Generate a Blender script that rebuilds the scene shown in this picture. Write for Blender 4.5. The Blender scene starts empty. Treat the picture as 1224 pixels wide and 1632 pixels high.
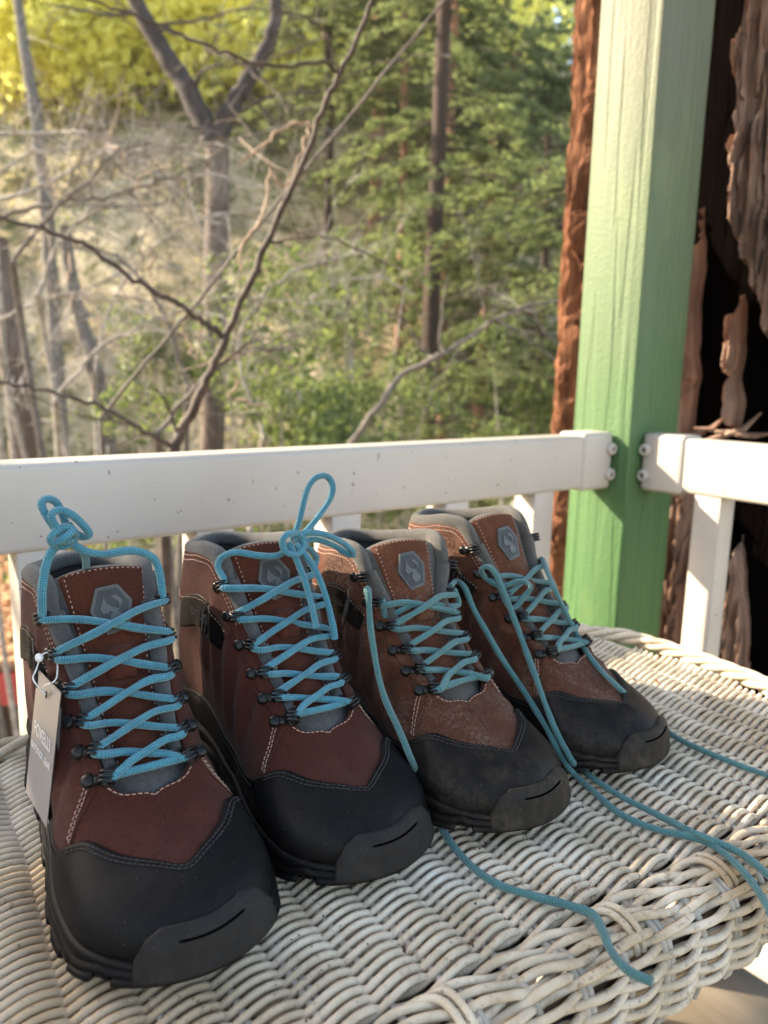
import bpy, bmesh, math, random
import numpy as np
from mathutils import Vector, Matrix, noise as mnoise

random.seed(7)
rng = np.random.default_rng(7)
SC = bpy.context.scene
COL = SC.collection

# ------------------------------------------------------------------ camera
CAMZ, TABZ = 1.0115, 0.70
PITCH, ROLL, FPX = .1783, .0212, 1207.0
_fw = np.array([0, math.cos(PITCH), -math.sin(PITCH)])
_rt0 = np.array([1., 0, 0])
_up0 = np.cross(_rt0, _fw)
_rt = math.cos(ROLL) * _rt0 + math.sin(ROLL) * _up0
_up = -math.sin(ROLL) * _rt0 + math.cos(ROLL) * _up0
CAMPOS = np.array([0, 0, CAMZ])
cd = bpy.data.cameras.new('camera')
cam = bpy.data.objects.new('camera', cd)
COL.objects.link(cam)
cam.matrix_world = Matrix(((_rt[0], _up[0], -_fw[0], 0), (_rt[1], _up[1], -_fw[1], 0),
                           (_rt[2], _up[2], -_fw[2], CAMZ), (0, 0, 0, 1)))
cd.sensor_width = 36
cd.lens = FPX / 1632 * 36
cd.clip_start, cd.clip_end = .02, 600
cd.dof.use_dof = True
cd.dof.focus_distance = .53
cd.dof.aperture_fstop = cd.lens / 4.0
SC.camera = cam

# ------------------------------------------------------------------ light
D1 = np.array([.7896, .6137, 0])            # along the long railing
D2 = np.array([.6137, -.7896, 0])           # along the short railing, towards the viewer
SUN = -.553 * D1 - .682 * D2 + np.array([0, 0, .477])
SUN /= np.linalg.norm(SUN)
world = bpy.data.worlds.new('World')
SC.world = world
world.use_nodes = True
wn = world.node_tree
sky = wn.nodes.new('ShaderNodeTexSky')
sky.sky_type = 'NISHITA'
sky.sun_disc = False
sky.sun_elevation = math.asin(SUN[2])
sky.sun_rotation = math.atan2(SUN[0], SUN[1])
sky.air_density, sky.dust_density, sky.ozone_density = 1.0, 1.5, 1.0
bg = wn.nodes['Background']
wn.links.new(sky.outputs[0], bg.inputs[0])
tint = wn.nodes.new('ShaderNodeMix')
tint.data_type, tint.blend_type = 'RGBA', 'MULTIPLY'
tint.inputs[0].default_value = 1.0
tint.inputs[7].default_value = (1.13, 1.0, .85, 1)           # camera balanced for open shade
wn.links.new(sky.outputs[0], tint.inputs[6])
wn.links.new(tint.outputs[2], bg.inputs[0])
bg.inputs[1].default_value = .15
sd = bpy.data.lights.new('sun', 'SUN')
sd.energy, sd.angle, sd.color = 3.7, math.radians(.5), (1.0, .86, .64)
sun = bpy.data.objects.new('sun', sd)
COL.objects.link(sun)
sun.rotation_euler = Vector(-SUN).to_track_quat('-Z', 'Y').to_euler()
sun.location = (-6, 2, 6)
vs = SC.view_settings
vs.view_transform, vs.look, vs.gamma, vs.use_curve_mapping = 'Standard', 'None', 1, False
vs.exposure = 2.3

# ------------------------------------------------------------------ helpers
def ray(px, py):
    return _rt * ((px - 612) / FPX) - _up * ((py - 816) / FPX) + _fw

def at(px, py, Y):                            # point of the place at forward distance Y
    d = ray(px, py)
    return CAMPOS + d * (Y / d[1])

def onz(px, py, z):
    d = ray(px, py)
    return CAMPOS + d * ((z - CAMZ) / d[2])

def V(*a):
    return np.array(a, float)

def link(o, parent=None):
    COL.objects.link(o)
    if parent is not None:
        o.parent = parent
    return o

def empty(name, label, cat, loc=(0, 0, 0), rz=0, group=None):
    o = bpy.data.objects.new(name, None)
    o.empty_display_size = .05
    o.location = loc
    o.rotation_euler = (0, 0, rz)
    COL.objects.link(o)
    return tag(o, label, cat, group)

def tag(o, label=None, cat=None, group=None, kind=None):
    if label: o['label'] = label
    if cat: o['category'] = cat
    if group: o['group'] = group
    if kind: o['kind'] = kind
    return o

class MB:
    """collects geometry for one mesh object"""
    def __init__(s):
        s.v, s.f, s.uv, s.n, s.att = [], [], [], 0, None
    def add(s, verts, faces, uvs=None):
        verts = np.asarray(verts, float).reshape(-1, 3)
        s.v.append(verts)
        s.f += [tuple(i + s.n for i in f) for f in faces]
        s.uv.append(np.zeros((len(verts), 2)) if uvs is None else np.asarray(uvs, float))
        s.n += len(verts)
        return s
    def grid(s, P, closed_u=False, closed_v=False, uv=None, flip=False):
        P = np.asarray(P, float)
        nu, nv = P.shape[:2]
        F = []
        for i in range(nu if closed_u else nu - 1):
            for j in range(nv if closed_v else nv - 1):
                a, b = i * nv + j, ((i + 1) % nu) * nv + j
                c, d = ((i + 1) % nu) * nv + (j + 1) % nv, i * nv + (j + 1) % nv
                F.append((a, d, c, b) if flip else (a, b, c, d))
        return s.add(P.reshape(-1, 3), F, None if uv is None else np.asarray(uv).reshape(-1, 2))
    def box(s, c, size, M=None):
        c, h = np.asarray(c, float), np.asarray(size, float) / 2
        v = np.array([[x, y, z] for x in (-1, 1) for y in (-1, 1) for z in (-1, 1)]) * h
        if M is not None: v = v @ np.asarray(M).T
        return s.add(v + c, [(0, 1, 3, 2), (4, 6, 7, 5), (0, 4, 5, 1), (2, 3, 7, 6), (0, 2, 6, 4), (1, 5, 7, 3)])
    def tube(s, P, r, sides=8, cap=True, flat=1.0, up=None, uvoff=0.0, girth=1.0):
        P = np.asarray(P, float)
        n = len(P)
        r = np.full(n, r) if np.isscalar(r) else np.asarray(r, float)
        T = np.gradient(P, axis=0)
        T /= np.linalg.norm(T, axis=1)[:, None] + 1e-12
        N = np.zeros_like(P)
        a = np.array([0, 0, 1.]) if up is None else np.asarray(up, float)
        if abs(a @ T[0]) > .9: a = np.array([1., 0, 0])
        N[0] = a - (a @ T[0]) * T[0]
        N[0] /= np.linalg.norm(N[0])
        for i in range(1, n):
            m = N[i - 1] - (N[i - 1] @ T[i]) * T[i]
            l = np.linalg.norm(m)
            N[i] = m / l if l > 1e-9 else N[i - 1]
        B = np.cross(T, N)
        th = np.arange(sides) * 2 * np.pi / sides
        ring = (P[:, None] + r[:, None, None] * (np.cos(th)[None, :, None] * N[:, None] * flat + np.sin(th)[None, :, None] * B[:, None]))
        L = np.concatenate([[0], np.cumsum(np.linalg.norm(np.diff(P, axis=0), axis=1))]) + uvoff
        uv = np.stack(np.broadcast_arrays(L[:, None], (np.abs(np.arange(sides) / sides - .5) * 2 * girth if girth != 1 else np.arange(sides) / sides)[None]), -1)
        base = s.n
        s.grid(ring, closed_v=True, uv=uv, flip=True)
        if cap:
            s.f.append(tuple(base + k for k in range(sides)))
            s.f.append(tuple(base + (n - 1) * sides + k for k in reversed(range(sides))))
        return s
    def lathe(s, prof, c=(0, 0, 0), M=None, sides=16):
        prof = np.asarray(prof, float)
        th = np.arange(sides) * 2 * np.pi / sides
        P = np.stack([np.outer(prof[:, 0], np.cos(th)), np.outer(prof[:, 0], np.sin(th)), np.broadcast_to(prof[:, 1:2], (len(prof), sides))], -1)
        if M is not None: P = P @ np.asarray(M).T
        return s.grid(P + np.asarray(c, float), closed_v=True, flip=True)
    def build(s, name, mat, parent=None, smooth=True, mods=(), weld=0):
        me = bpy.data.meshes.new(name)
        v = np.concatenate(s.v) if s.v else np.zeros((0, 3))
        me.from_pydata(v.tolist(), [], s.f)
        uv = np.concatenate(s.uv) if s.uv else None
        if uv is not None and np.any(uv):
            lay = me.uv_layers.new(name='UVMap')
            li = np.zeros(len(me.loops), int)
            me.loops.foreach_get('vertex_index', li)
            lay.data.foreach_set('uv', uv[li].ravel())
        if s.att is not None:
            a = me.attributes.new('tint', 'FLOAT', 'POINT')
            a.data.foreach_set('value', np.asarray(s.att, float))
        for m in (mat if isinstance(mat, (list, tuple)) else [mat]):
            me.materials.append(m)
        me.polygons.foreach_set('use_smooth', [smooth] * len(me.polygons))
        me.update()
        o = bpy.data.objects.new(name, me)
        link(o, parent)
        for m in mods:
            md = o.modifiers.new(m[0].lower(), m[0])
            for k, val in m[1].items(): setattr(md, k, val)
        if weld:
            bm = bmesh.new(); bm.from_mesh(me)
            bmesh.ops.remove_doubles(bm, verts=bm.verts, dist=weld)
            bm.to_mesh(me); bm.free()
            me.polygons.foreach_set('use_smooth', [smooth] * len(me.polygons))
        return o

def share(name, src, parent, M):
    o = bpy.data.objects.new(name, src.data)
    for m in src.modifiers:
        md = o.modifiers.new(m.name, m.type)
        if m.type == 'BEVEL':
            md.width, md.segments, md.limit_method = m.width, m.segments, m.limit_method
    link(o, parent)
    o.matrix_local = Matrix(M)
    return o

def frame(o, x, z):                           # 4x4 from origin, x axis, z axis
    z = np.asarray(z, float) / np.linalg.norm(z)
    x = np.asarray(x, float) - (np.asarray(x) @ z) * z
    x /= np.linalg.norm(x)
    y = np.cross(z, x)
    M = np.eye(4)
    M[:3, 0], M[:3, 1], M[:3, 2], M[:3, 3] = x, y, z, o
    return M.tolist()

def spline(P, n=8, closed=False):             # Catmull-Rom (centripetal-ish, uniform)
    P = np.asarray(P, float)
    if closed: Q = np.vstack([P[-1], P, P[0], P[1]])
    else: Q = np.vstack([2 * P[0] - P[1], P, 2 * P[-1] - P[-2]])
    out = []
    t = np.arange(n) / n
    for i in range(1, len(Q) - 2):
        p0, p1, p2, p3 = Q[i - 1], Q[i], Q[i + 1], Q[i + 2]
        tt = t[:, None]
        out.append(.5 * (2 * p1 + (p2 - p0) * tt + (2 * p0 - 5 * p1 + 4 * p2 - p3) * tt ** 2 + (3 * p1 - p0 - 3 * p2 + p3) * tt ** 3))
    out = np.vstack(out)
    return out if closed else np.vstack([out, P[-1]])

def resample(P, step):
    P = np.asarray(P, float)
    L = np.concatenate([[0], np.cumsum(np.linalg.norm(np.diff(P, axis=0), axis=1))])
    n = max(2, int(round(L[-1] / step)) + 1)
    q = np.linspace(0, L[-1], n)
    return np.stack([np.interp(q, L, P[:, k]) for k in range(3)], -1)

def sstep(a, b, x):
    t = np.clip((np.asarray(x, float) - a) / (b - a), 0, 1)
    return t * t * (3 - 2 * t)

def fbm(p, octv=4, h=.9):
    return mnoise.fractal(Vector(p), h, 2.0, octv)

# ------------------------------------------------------------------ materials
class NT:
    def __init__(s, name):
        s.m = bpy.data.materials.new(name)
        s.m.use_nodes = True
        s.t = s.m.node_tree
        s.bsdf = s.t.nodes['Principled BSDF']
        s.out = s.t.nodes['Material Output']
        s.tc = s.t.nodes.new('ShaderNodeTexCoord')
    def node(s, typ, **kw):
        n = s.t.nodes.new('ShaderNode' + typ)
        for k, v in kw.items(): setattr(n, k, v)
        return n
    def set(s, sock, v):
        if hasattr(v, 'is_output') and v.is_output: s.t.links.new(v, sock)
        else: sock.default_value = v
    def coord(s, scale=(1, 1, 1), kind='Object', rot=(0, 0, 0)):
        mp = s.node('Mapping')
        s.t.links.new(s.tc.outputs[kind], mp.inputs[0])
        mp.inputs['Scale'].default_value = scale
        mp.inputs['Rotation'].default_value = rot
        return mp.outputs[0]
    def noise(s, scale, detail=4, rough=.55, stretch=(1, 1, 1), kind='Object', dist=0, rot=(0, 0, 0)):
        n = s.node('TexNoise')
        s.t.links.new(s.coord(stretch, kind, rot), n.inputs['Vector'])
        n.inputs['Scale'].default_value, n.inputs['Detail'].default_value = scale, detail
        n.inputs['Roughness'].default_value, n.inputs['Distortion'].default_value = rough, dist
        return n.outputs['Fac']
    def ramp(s, fac, stops, interp='LINEAR'):
        r = s.node('ValToRGB')
        r.color_ramp.interpolation = interp
        e = r.color_ramp.elements
        while len(e) < len(stops): e.new(.5)
        for el, (p, c) in zip(e, stops):
            el.position = p
            el.color = (*c, 1) if len(c) == 3 else c
        s.t.links.new(fac, r.inputs[0])
        return r.outputs[0]
    def mix(s, fac, a, b, mode='MIX'):
        n = s.node('Mix', data_type='RGBA', blend_type=mode)
        s.set(n.inputs[0], fac)
        s.set(n.inputs[6], a if not isinstance(a, tuple) else (*a, 1)[:4])
        s.set(n.inputs[7], b if not isinstance(b, tuple) else (*b, 1)[:4])
        return n.outputs[2]
    def math(s, op, a, b=0.0, c=0.0):
        n = s.node('Math', operation=op)
        s.set(n.inputs[0], a); s.set(n.inputs[1], b); s.set(n.inputs[2], c)
        return n.outputs[0]
    def step(s, x, lo, hi):
        n = s.node('MapRange')
        s.set(n.inputs[0], x)
        n.inputs[1].default_value, n.inputs[2].default_value = lo, hi
        return n.outputs[0]
    def bump(s, h, strength=.5, dist=.001, prev=None):
        b = s.node('Bump')
        b.inputs['Strength'].default_value, b.inputs['Distance'].default_value = strength, dist
        s.t.links.new(h, b.inputs['Height'])
        if prev is not None: s.t.links.new(prev, b.inputs['Normal'])
        return b.outputs[0]
    def fin(s, col=None, rough=.6, normal=None, **kw):
        if col is not None: s.set(s.bsdf.inputs['Base Color'], (*col, 1) if isinstance(col, tuple) and len(col) == 3 else col)
        s.set(s.bsdf.inputs['Roughness'], rough)
        if normal is not None: s.t.links.new(normal, s.bsdf.inputs['Normal'])
        for k, v in kw.items(): s.set(s.bsdf.inputs[k.replace('_', ' ')], v)
        return s.m

def m_simple(name, stops, scale=20, rough=.7, bump=.0, bscale=80, bdist=.001, stretch=(1, 1, 1), detail=5, **kw):
    n = NT(name)
    c = n.ramp(n.noise(scale, detail, .6, stretch), stops)
    nb = n.bump(n.noise(bscale, 4, .6, stretch), bump, bdist) if bump else None
    return n.fin(c, rough, nb, **kw)

def m_suede(name, lo, hi, dust=0.0):
    n = NT(name)
    c = n.ramp(n.noise(34, 6, .68), [(.30, tuple(x * .72 for x in lo)), (.5, lo), (.72, hi)])
    fine = n.noise(900, 3, .7)
    c = n.mix(n.step(fine, .3, .8), c, hi, 'MIX') if False else n.mix(.45, c, n.ramp(fine, [(.32, tuple(x * .4 for x in lo)), (.72, tuple(x * 1.6 for x in hi))]))
    scf = n.math('MULTIPLY', n.step(n.noise(9, 4, .6), .5, .72), n.step(n.noise(150, 4, .7), .42, .62))
    c = n.mix(n.math('MULTIPLY', scf, .45 if dust else .2), c, tuple(x * 1.9 for x in hi))
    if dust:
        d = n.math('MULTIPLY', n.step(n.noise(22, 5, .65), .46, .66), n.step(n.noise(380, 4, .75), .46, .62))
        c = n.mix(n.math('MULTIPLY', d, dust), c, (.33, .27, .21))
    nb = n.bump(n.noise(60, 5, .6), .5, .0022)
    nb = n.bump(fine, .8, .0009, nb)
    return n.fin(c, .92, nb, Sheen_Weight=.06, Sheen_Roughness=.5, Specular_IOR_Level=.15)

def m_rubber(name, col, dust=0.0, rough=.5):
    n = NT(name)
    c = n.ramp(n.noise(35, 4, .6), [(.3, col), (.7, tuple(x * 1.7 for x in col))])
    if dust:
        d = n.math('MULTIPLY', n.step(n.noise(11, 5, .65), .40, .72), n.step(n.noise(160, 4, .75), .36, .70))
        c = n.mix(n.math('MULTIPLY', d, dust), c, (.20, .155, .11))
    sp = n.step(n.noise(900, 2, .5), .70, .76)
    c = n.mix(n.math('MULTIPLY', sp, .35), c, (.25, .22, .19))
    nb = n.bump(n.noise(500, 3, .7), .25, .0005)
    nb = n.bump(n.noise(30, 4, .6), .2, .0015, nb)
    return n.fin(c, n.step(n.noise(40, 4, .6), -.5, 1.6) if False else rough, nb, Specular_IOR_Level=.14)

def m_mesh(name, lo, hi, pitch=.0016):
    n = NT(name)
    sp = n.node('SeparateXYZ')
    n.t.links.new(n.tc.outputs['UV'], sp.inputs[0])
    k = 2 * math.pi / pitch
    u = n.math('SINE', n.math('MULTIPLY', sp.outputs[0], k))
    v = n.math('SINE', n.math('MULTIPLY', sp.outputs[1], k))
    w = n.math('MULTIPLY', u, v)
    c = n.ramp(n.step(w, -.5, .6), [(.15, lo), (.8, hi)])
    c = n.mix(.25, c, n.ramp(n.noise(300, 2), [(.35, lo), (.7, hi)]))
    return n.fin(c, .8, n.bump(w, .7, .0007), Sheen_Weight=.2)

def m_lace(name, lo, mid, hi):
    n = NT(name)
    sp = n.node('SeparateXYZ')
    n.t.links.new(n.tc.outputs['UV'], sp.inputs[0])
    a = n.math('MULTIPLY', sp.outputs[0], 2 * math.pi / .0030)
    b = n.math('MULTIPLY', sp.outputs[1], 2 * math.pi * 6)
    s1 = n.math('SINE', n.math('ADD', a, b))
    s2 = n.math('SINE', n.math('SUBTRACT', a, b))
    w = n.math('MULTIPLY', s1, s2)
    c = n.ramp(n.step(w, -1, 1), [(.05, lo), (.5, mid), (.95, hi)])
    c = n.mix(.3, c, n.ramp(n.noise(120, 4, .6), [(.3, lo), (.75, hi)]))
    return n.fin(c, .68, n.bump(w, .6, .0006), Sheen_Weight=.3)

def m_leaf(name, lo, hi, trans=.35, rough=.5):
    n = NT(name)
    at_ = n.node('Attribute', attribute_name='tint')
    c = n.ramp(at_.outputs['Fac'], [(0, lo), (1, hi)])
    n.fin(c, rough, Specular_IOR_Level=.3)
    tr = n.node('BsdfTranslucent')
    n.t.links.new(n.mix(.5, c, tuple(min(1, x * 1.9) for x in hi)), tr.inputs[0])
    mx = n.node('MixShader')
    mx.inputs[0].default_value = trans
    n.t.links.new(n.bsdf.outputs[0], mx.inputs[1])
    n.t.links.new(tr.outputs[0], mx.inputs[2])
    n.t.links.new(mx.outputs[0], n.out.inputs[0])
    return n.m

def m_wicker():
    n = NT('wicker paint')
    c = n.ramp(n.noise(22, 4, .6), [(.3, (.38, .305, .205)), (.52, (.58, .495, .375)), (.8, (.72, .65, .545))])
    worn = n.math('MULTIPLY', n.step(n.noise(9, 4, .6), .48, .68), n.step(n.noise(130, 4, .65), .40, .70))
    c = n.mix(n.math('MULTIPLY', worn, .75), c, (.33, .22, .13))
    soil = n.step(n.noise(6.0, 3, .55), .49, .68)
    c = n.mix(n.math('MULTIPLY', soil, .75), c, (.36, .24, .13))
    chip = n.math('MULTIPLY', n.step(n.noise(180, 5, .7, (1, 1, 1)), .56, .62), n.step(n.noise(17, 4, .6), .46, .60))
    c = n.mix(n.math('MULTIPLY', chip, .7), c, (.24, .165, .10))
    spk = n.math('MULTIPLY', n.step(n.noise(330, 3, .6), .61, .68), n.step(n.noise(24, 3, .6), .47, .62))
    c = n.mix(n.math('MULTIPLY', spk, .85), c, (.09, .06, .04))
    nb = n.bump(n.noise(90, 5, .7), .5, .0016)
    nb = n.bump(n.noise(420, 4, .65), .45, .0008, nb)
    return n.fin(c, .75, nb, Specular_IOR_Level=.22)

def m_vinyl():
    n = NT('white vinyl')
    c = n.ramp(n.noise(5, 4, .6), [(.3, (.405, .36, .32)), (.7, (.465, .425, .385))])
    s1 = n.step(n.noise(125, 2, .5, (1, .8, .8)), .722, .745)
    c = n.mix(n.math('MULTIPLY', s1, .8), c, (.10, .07, .05))
    s2 = n.math('MULTIPLY', n.step(n.noise(300, 3, .6), .62, .74), n.step(n.noise(8, 3), .45, .65))
    c = n.mix(n.math('MULTIPLY', s2, .25), c, (.30, .25, .2))
    return n.fin(c, .42, n.bump(n.noise(170, 2, .5), .22, .0008), Specular_IOR_Level=.5)

def m_green():
    n = NT('green paint')
    sp = n.node('SeparateXYZ')
    n.t.links.new(n.tc.outputs['Object'], sp.inputs[0])
    h = n.math('ADD', sp.outputs[2], n.math('MULTIPLY', n.math('SUBTRACT', n.noise(7, 4), .5), .35))
    c = n.ramp(n.step(h, .70, 1.65), [(0, (.058, .130, .046)), (.20, (.066, .138, .052)), (.55, (.096, .138, .072)), (.9, (.124, .132, .090))])  # paint colour grows paler with height
    yel = n.step(n.noise(5, 4, .6, (1, 1, .35)), .55, .8)
    c = n.mix(n.math('MULTIPLY', yel, .30), c, (.33, .40, .13))
    grain = n.noise(34, 5, .6, (1, 1, .05), dist=1.2)
    g2 = n.noise(110, 3, .6, (1, 1, .03), dist=.6)
    dk = n.step(n.noise(48, 3, .6, (1, 1, .3)), .73, .78)
    c = n.mix(n.math('MULTIPLY', dk, .55), c, (.06, .09, .04))
    wv = n.node('TexWave', wave_type='BANDS', bands_direction='X')
    n.t.links.new(n.coord((1, 1, .045)), wv.inputs['Vector'])
    wv.inputs['Scale'].default_value, wv.inputs['Distortion'].default_value = 12, 14
    wv.inputs['Detail'].default_value, wv.inputs['Detail Scale'].default_value = 3, 1.2
    nb = n.bump(n.step(wv.outputs['Fac'], .0, .25), .45, .003)
    nb = n.bump(grain, .4, .004, nb)
    nb = n.bump(g2, .3, .002, nb)
    nb = n.bump(n.noise(190, 3, .6), .55, .0022, nb)
    return n.fin(c, .58, nb, Specular_IOR_Level=.35)

def m_bark(name, stops, fscale=26, bd=.02):
    n = NT(name)
    f = n.noise(fscale, 6, .62, (1, 1, .10), dist=.8)
    c = n.ramp(f, stops)
    c = n.mix(n.math('MULTIPLY', n.step(n.noise(3.2, 4), .5, .75), .55), c, (.045, .028, .02))
    nb = n.bump(n.noise(70, 5, .65, (1, 1, .08)), .9, bd)
    return n.fin(c, .9, nb, Specular_IOR_Level=.15)

M = {}
M['suede_new'] = m_suede('reddish brown nubuck', (.041, .0115, .0072), (.070, .0195, .0125))
M['suede_old'] = m_suede('worn brown suede', (.052, .0175, .0092), (.105, .037, .0185), .36)
M['tongue_leather'] = m_suede('russet tongue leather', (.048, .014, .0078), (.084, .024, .0128))
M['tongue_leather_old'] = m_suede('worn russet tongue leather', (.072, .024, .0115), (.130, .044, .020), .2)
M['rubber'] = m_rubber('black rubber', (.0026, .0026, .0031), .07, .5)
M['rubber_old'] = m_rubber('dusty black rubber', (.0042, .0039, .0038), .28)
M['bumper'] = m_rubber('grey rubber bumper', (.0135, .0128, .0128), .10, .6)
M['bumper_old'] = m_rubber('dusty grey rubber bumper', (.0125, .0112, .010), .5, .6)
M['mesh'] = m_mesh('grey mesh fabric', (.008, .008, .009), (.105, .103, .103))
M['mesh_old'] = m_mesh('dusty mesh fabric', (.011, .010, .0085), (.110, .096, .080))
M['lining'] = m_simple('dark lining', [(.3, (.012, .011, .011)), (.7, (.03, .028, .027))], 60, .95)
M['lace'] = m_lace('bright blue cord', (.007, .078, .128), (.021, .170, .250), (.070, .31, .40))
M['lace_old'] = m_lace('faded teal cord', (.009, .064, .078), (.026, .135, .150), (.080, .235, .235))
M['black_metal'] = m_simple('black lacquered metal', [(.3, (.010, .010, .011)), (.7, (.022, .021, .021))], 50, .32, Metallic=.55)
M['thread_light'] = m_simple('pale thread', [(.3, (.30, .17, .13)), (.7, (.46, .31, .25))], 200, .8)
M['thread_dark'] = m_simple('grey thread', [(.3, (.020, .019, .020)), (.7, (.040, .038, .039))], 200, .8)
M['badge_dark'] = m_simple('dark grey badge rubber', [(.3, (.014, .0145, .016)), (.7, (.022, .023, .025))], 90, .55)
M['badge_mid'] = m_simple('grey badge rubber', [(.3, (.052, .053, .056)), (.7, (.072, .073, .077))], 90, .5)
M['badge_rim'] = m_simple('badge rim rubber', [(.3, (.045, .043, .040)), (.7, (.065, .061, .056))], 90, .5)
M['patch_mark'] = m_simple('raised patch marking', [(.3, (.022, .0225, .024)), (.7, (.034, .0345, .036))], 90, .45)
M['wicker'] = m_wicker()
M['warp'] = m_simple('grey warp cane', [(.3, (.20, .17, .13)), (.7, (.42, .39, .34))], 40, .7, .4, 200)
M['under'] = m_simple('dark backing board', [(.3, (.03, .02, .013)), (.7, (.075, .05, .03))], 30, .9)  # for backing added to block light and keep the weave gaps dark
M['vinyl'] = m_vinyl()
M['green'] = m_green()
M['screw'] = m_simple('screw steel', [(.3, (.05, .045, .04)), (.7, (.12, .11, .10))], 60, .45, Metallic=.6)
M['char'] = m_simple('charred wood', [(.3, (.0009, .0007, .0007)), (.75, (.0028, .002, .0018))], 8, 1.0, .8, 40, .02, (1, 1, .15), Specular_IOR_Level=.0)
M['bark'] = m_bark('redwood bark', [(.30, (.06, .026, .016)), (.48, (.20, .085, .045)), (.70, (.36, .175, .10))])
M['bark_grey'] = m_bark('weathered redwood bark', [(.28, (.07, .040, .030)), (.46, (.26, .16, .12)), (.70, (.46, .32, .25))])
M['deck'] = m_simple('deck boards', [(.3, (.15, .12, .085)), (.7, (.25, .205, .155))], 9, .8, .3, 60, .004, (1, .2, 1))

# ------------------------------------------------------------------ numpy noise
_HP = rng.permutation(4096)
_HV = rng.random(4096)
def vnoise(x, y, seed=0):
    x, y = np.asarray(x, float), np.asarray(y, float)
    xi, yi = np.floor(x).astype(int), np.floor(y).astype(int)
    fx, fy = x - xi, y - yi
    fx, fy = fx * fx * (3 - 2 * fx), fy * fy * (3 - 2 * fy)
    h = lambda i, j: _HV[_HP[(_HP[(i + seed * 131) % 4096] + j) % 4096]]
    return (h(xi, yi) * (1 - fx) + h(xi + 1, yi) * fx) * (1 - fy) + (h(xi, yi + 1) * (1 - fx) + h(xi + 1, yi + 1) * fx) * fy
def vfbm(x, y, o=4, seed=0):
    r, a, t = 0, .5, 0
    for k in range(o):
        r = r + a * vnoise(x * 2 ** k, y * 2 ** k, seed + k); t += a; a *= .55
    return r / t

# ------------------------------------------------------------------ the porch
EC = np.array([.4148, 1.2862, 0])                       # inner corner of the post
def porch(a, b, z=0.0): return EC + a * D1 + b * D2 + V(0, 0, z)
RZ1 = math.atan2(D1[1], D1[0])
R1 = np.array([D1, -D2, [0, 0, 1]]).T                    # columns: D1, -D2, up


def bar(name, a0, a1, b0, b1, z0, z1, mat, parent, bev=.004, seg=3):
    """box in porch directions, origin of the object at the world origin's height"""
    c = porch((a0 + a1) / 2, (b0 + b1) / 2, (z0 + z1) / 2)
    m = MB().box((0, 0, 0), (a1 - a0, b1 - b0, z1 - z0))
    o = m.build(name, mat, parent, True, [('BEVEL', dict(width=bev, segments=seg, limit_method='ANGLE'))])
    o.location = c
    o.rotation_euler = (0, 0, RZ1)
    return o

deck = bpy.data.objects.new('deck_floor', None)
COL.objects.link(deck)
tag(deck, 'pale dusty boards of the porch floor below the wicker table', None, None, 'structure')
for k in range(15):
    b = -.10 + k * .145
    bar('board', -2.6, .12, b, b + .139, -.035, 0, M['deck'], deck, .003, 1)

post = empty('porch_post', 'thick square green porch post, paint paler towards the top', 'post', tuple(porch(.0715, -.061)))
pm = MB()
pw, pl, nz = .143, .122, 60
zz = np.linspace(-2.6, 3.4, nz)
ring = []
for cx, cy, a0 in ((1, 1, 0), (-1, 1, 90), (-1, -1, 180), (1, -1, 270)):
    for q in (0, 30, 60, 90):
        t = math.radians(a0 + q)
        ring.append((cx * (pw / 2 - .004) + .004 * math.cos(t), cy * (pl / 2 - .004) + .004 * math.sin(t)))
ring = np.array(ring)
P = np.zeros((nz, len(ring), 3))
for i, z in enumerate(zz):
    P[i, :, :2] = ring * (1 + .006 * (vnoise(np.arange(len(ring)) * 1.7, np.full(len(ring), z * 9), 5) - .5)[:, None])
    P[i, :, 2] = z
pm.grid(P, closed_v=True, flip=True)
po = pm.build('shaft', M['green'], post)
post.rotation_euler = (0, 0, RZ1)

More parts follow.
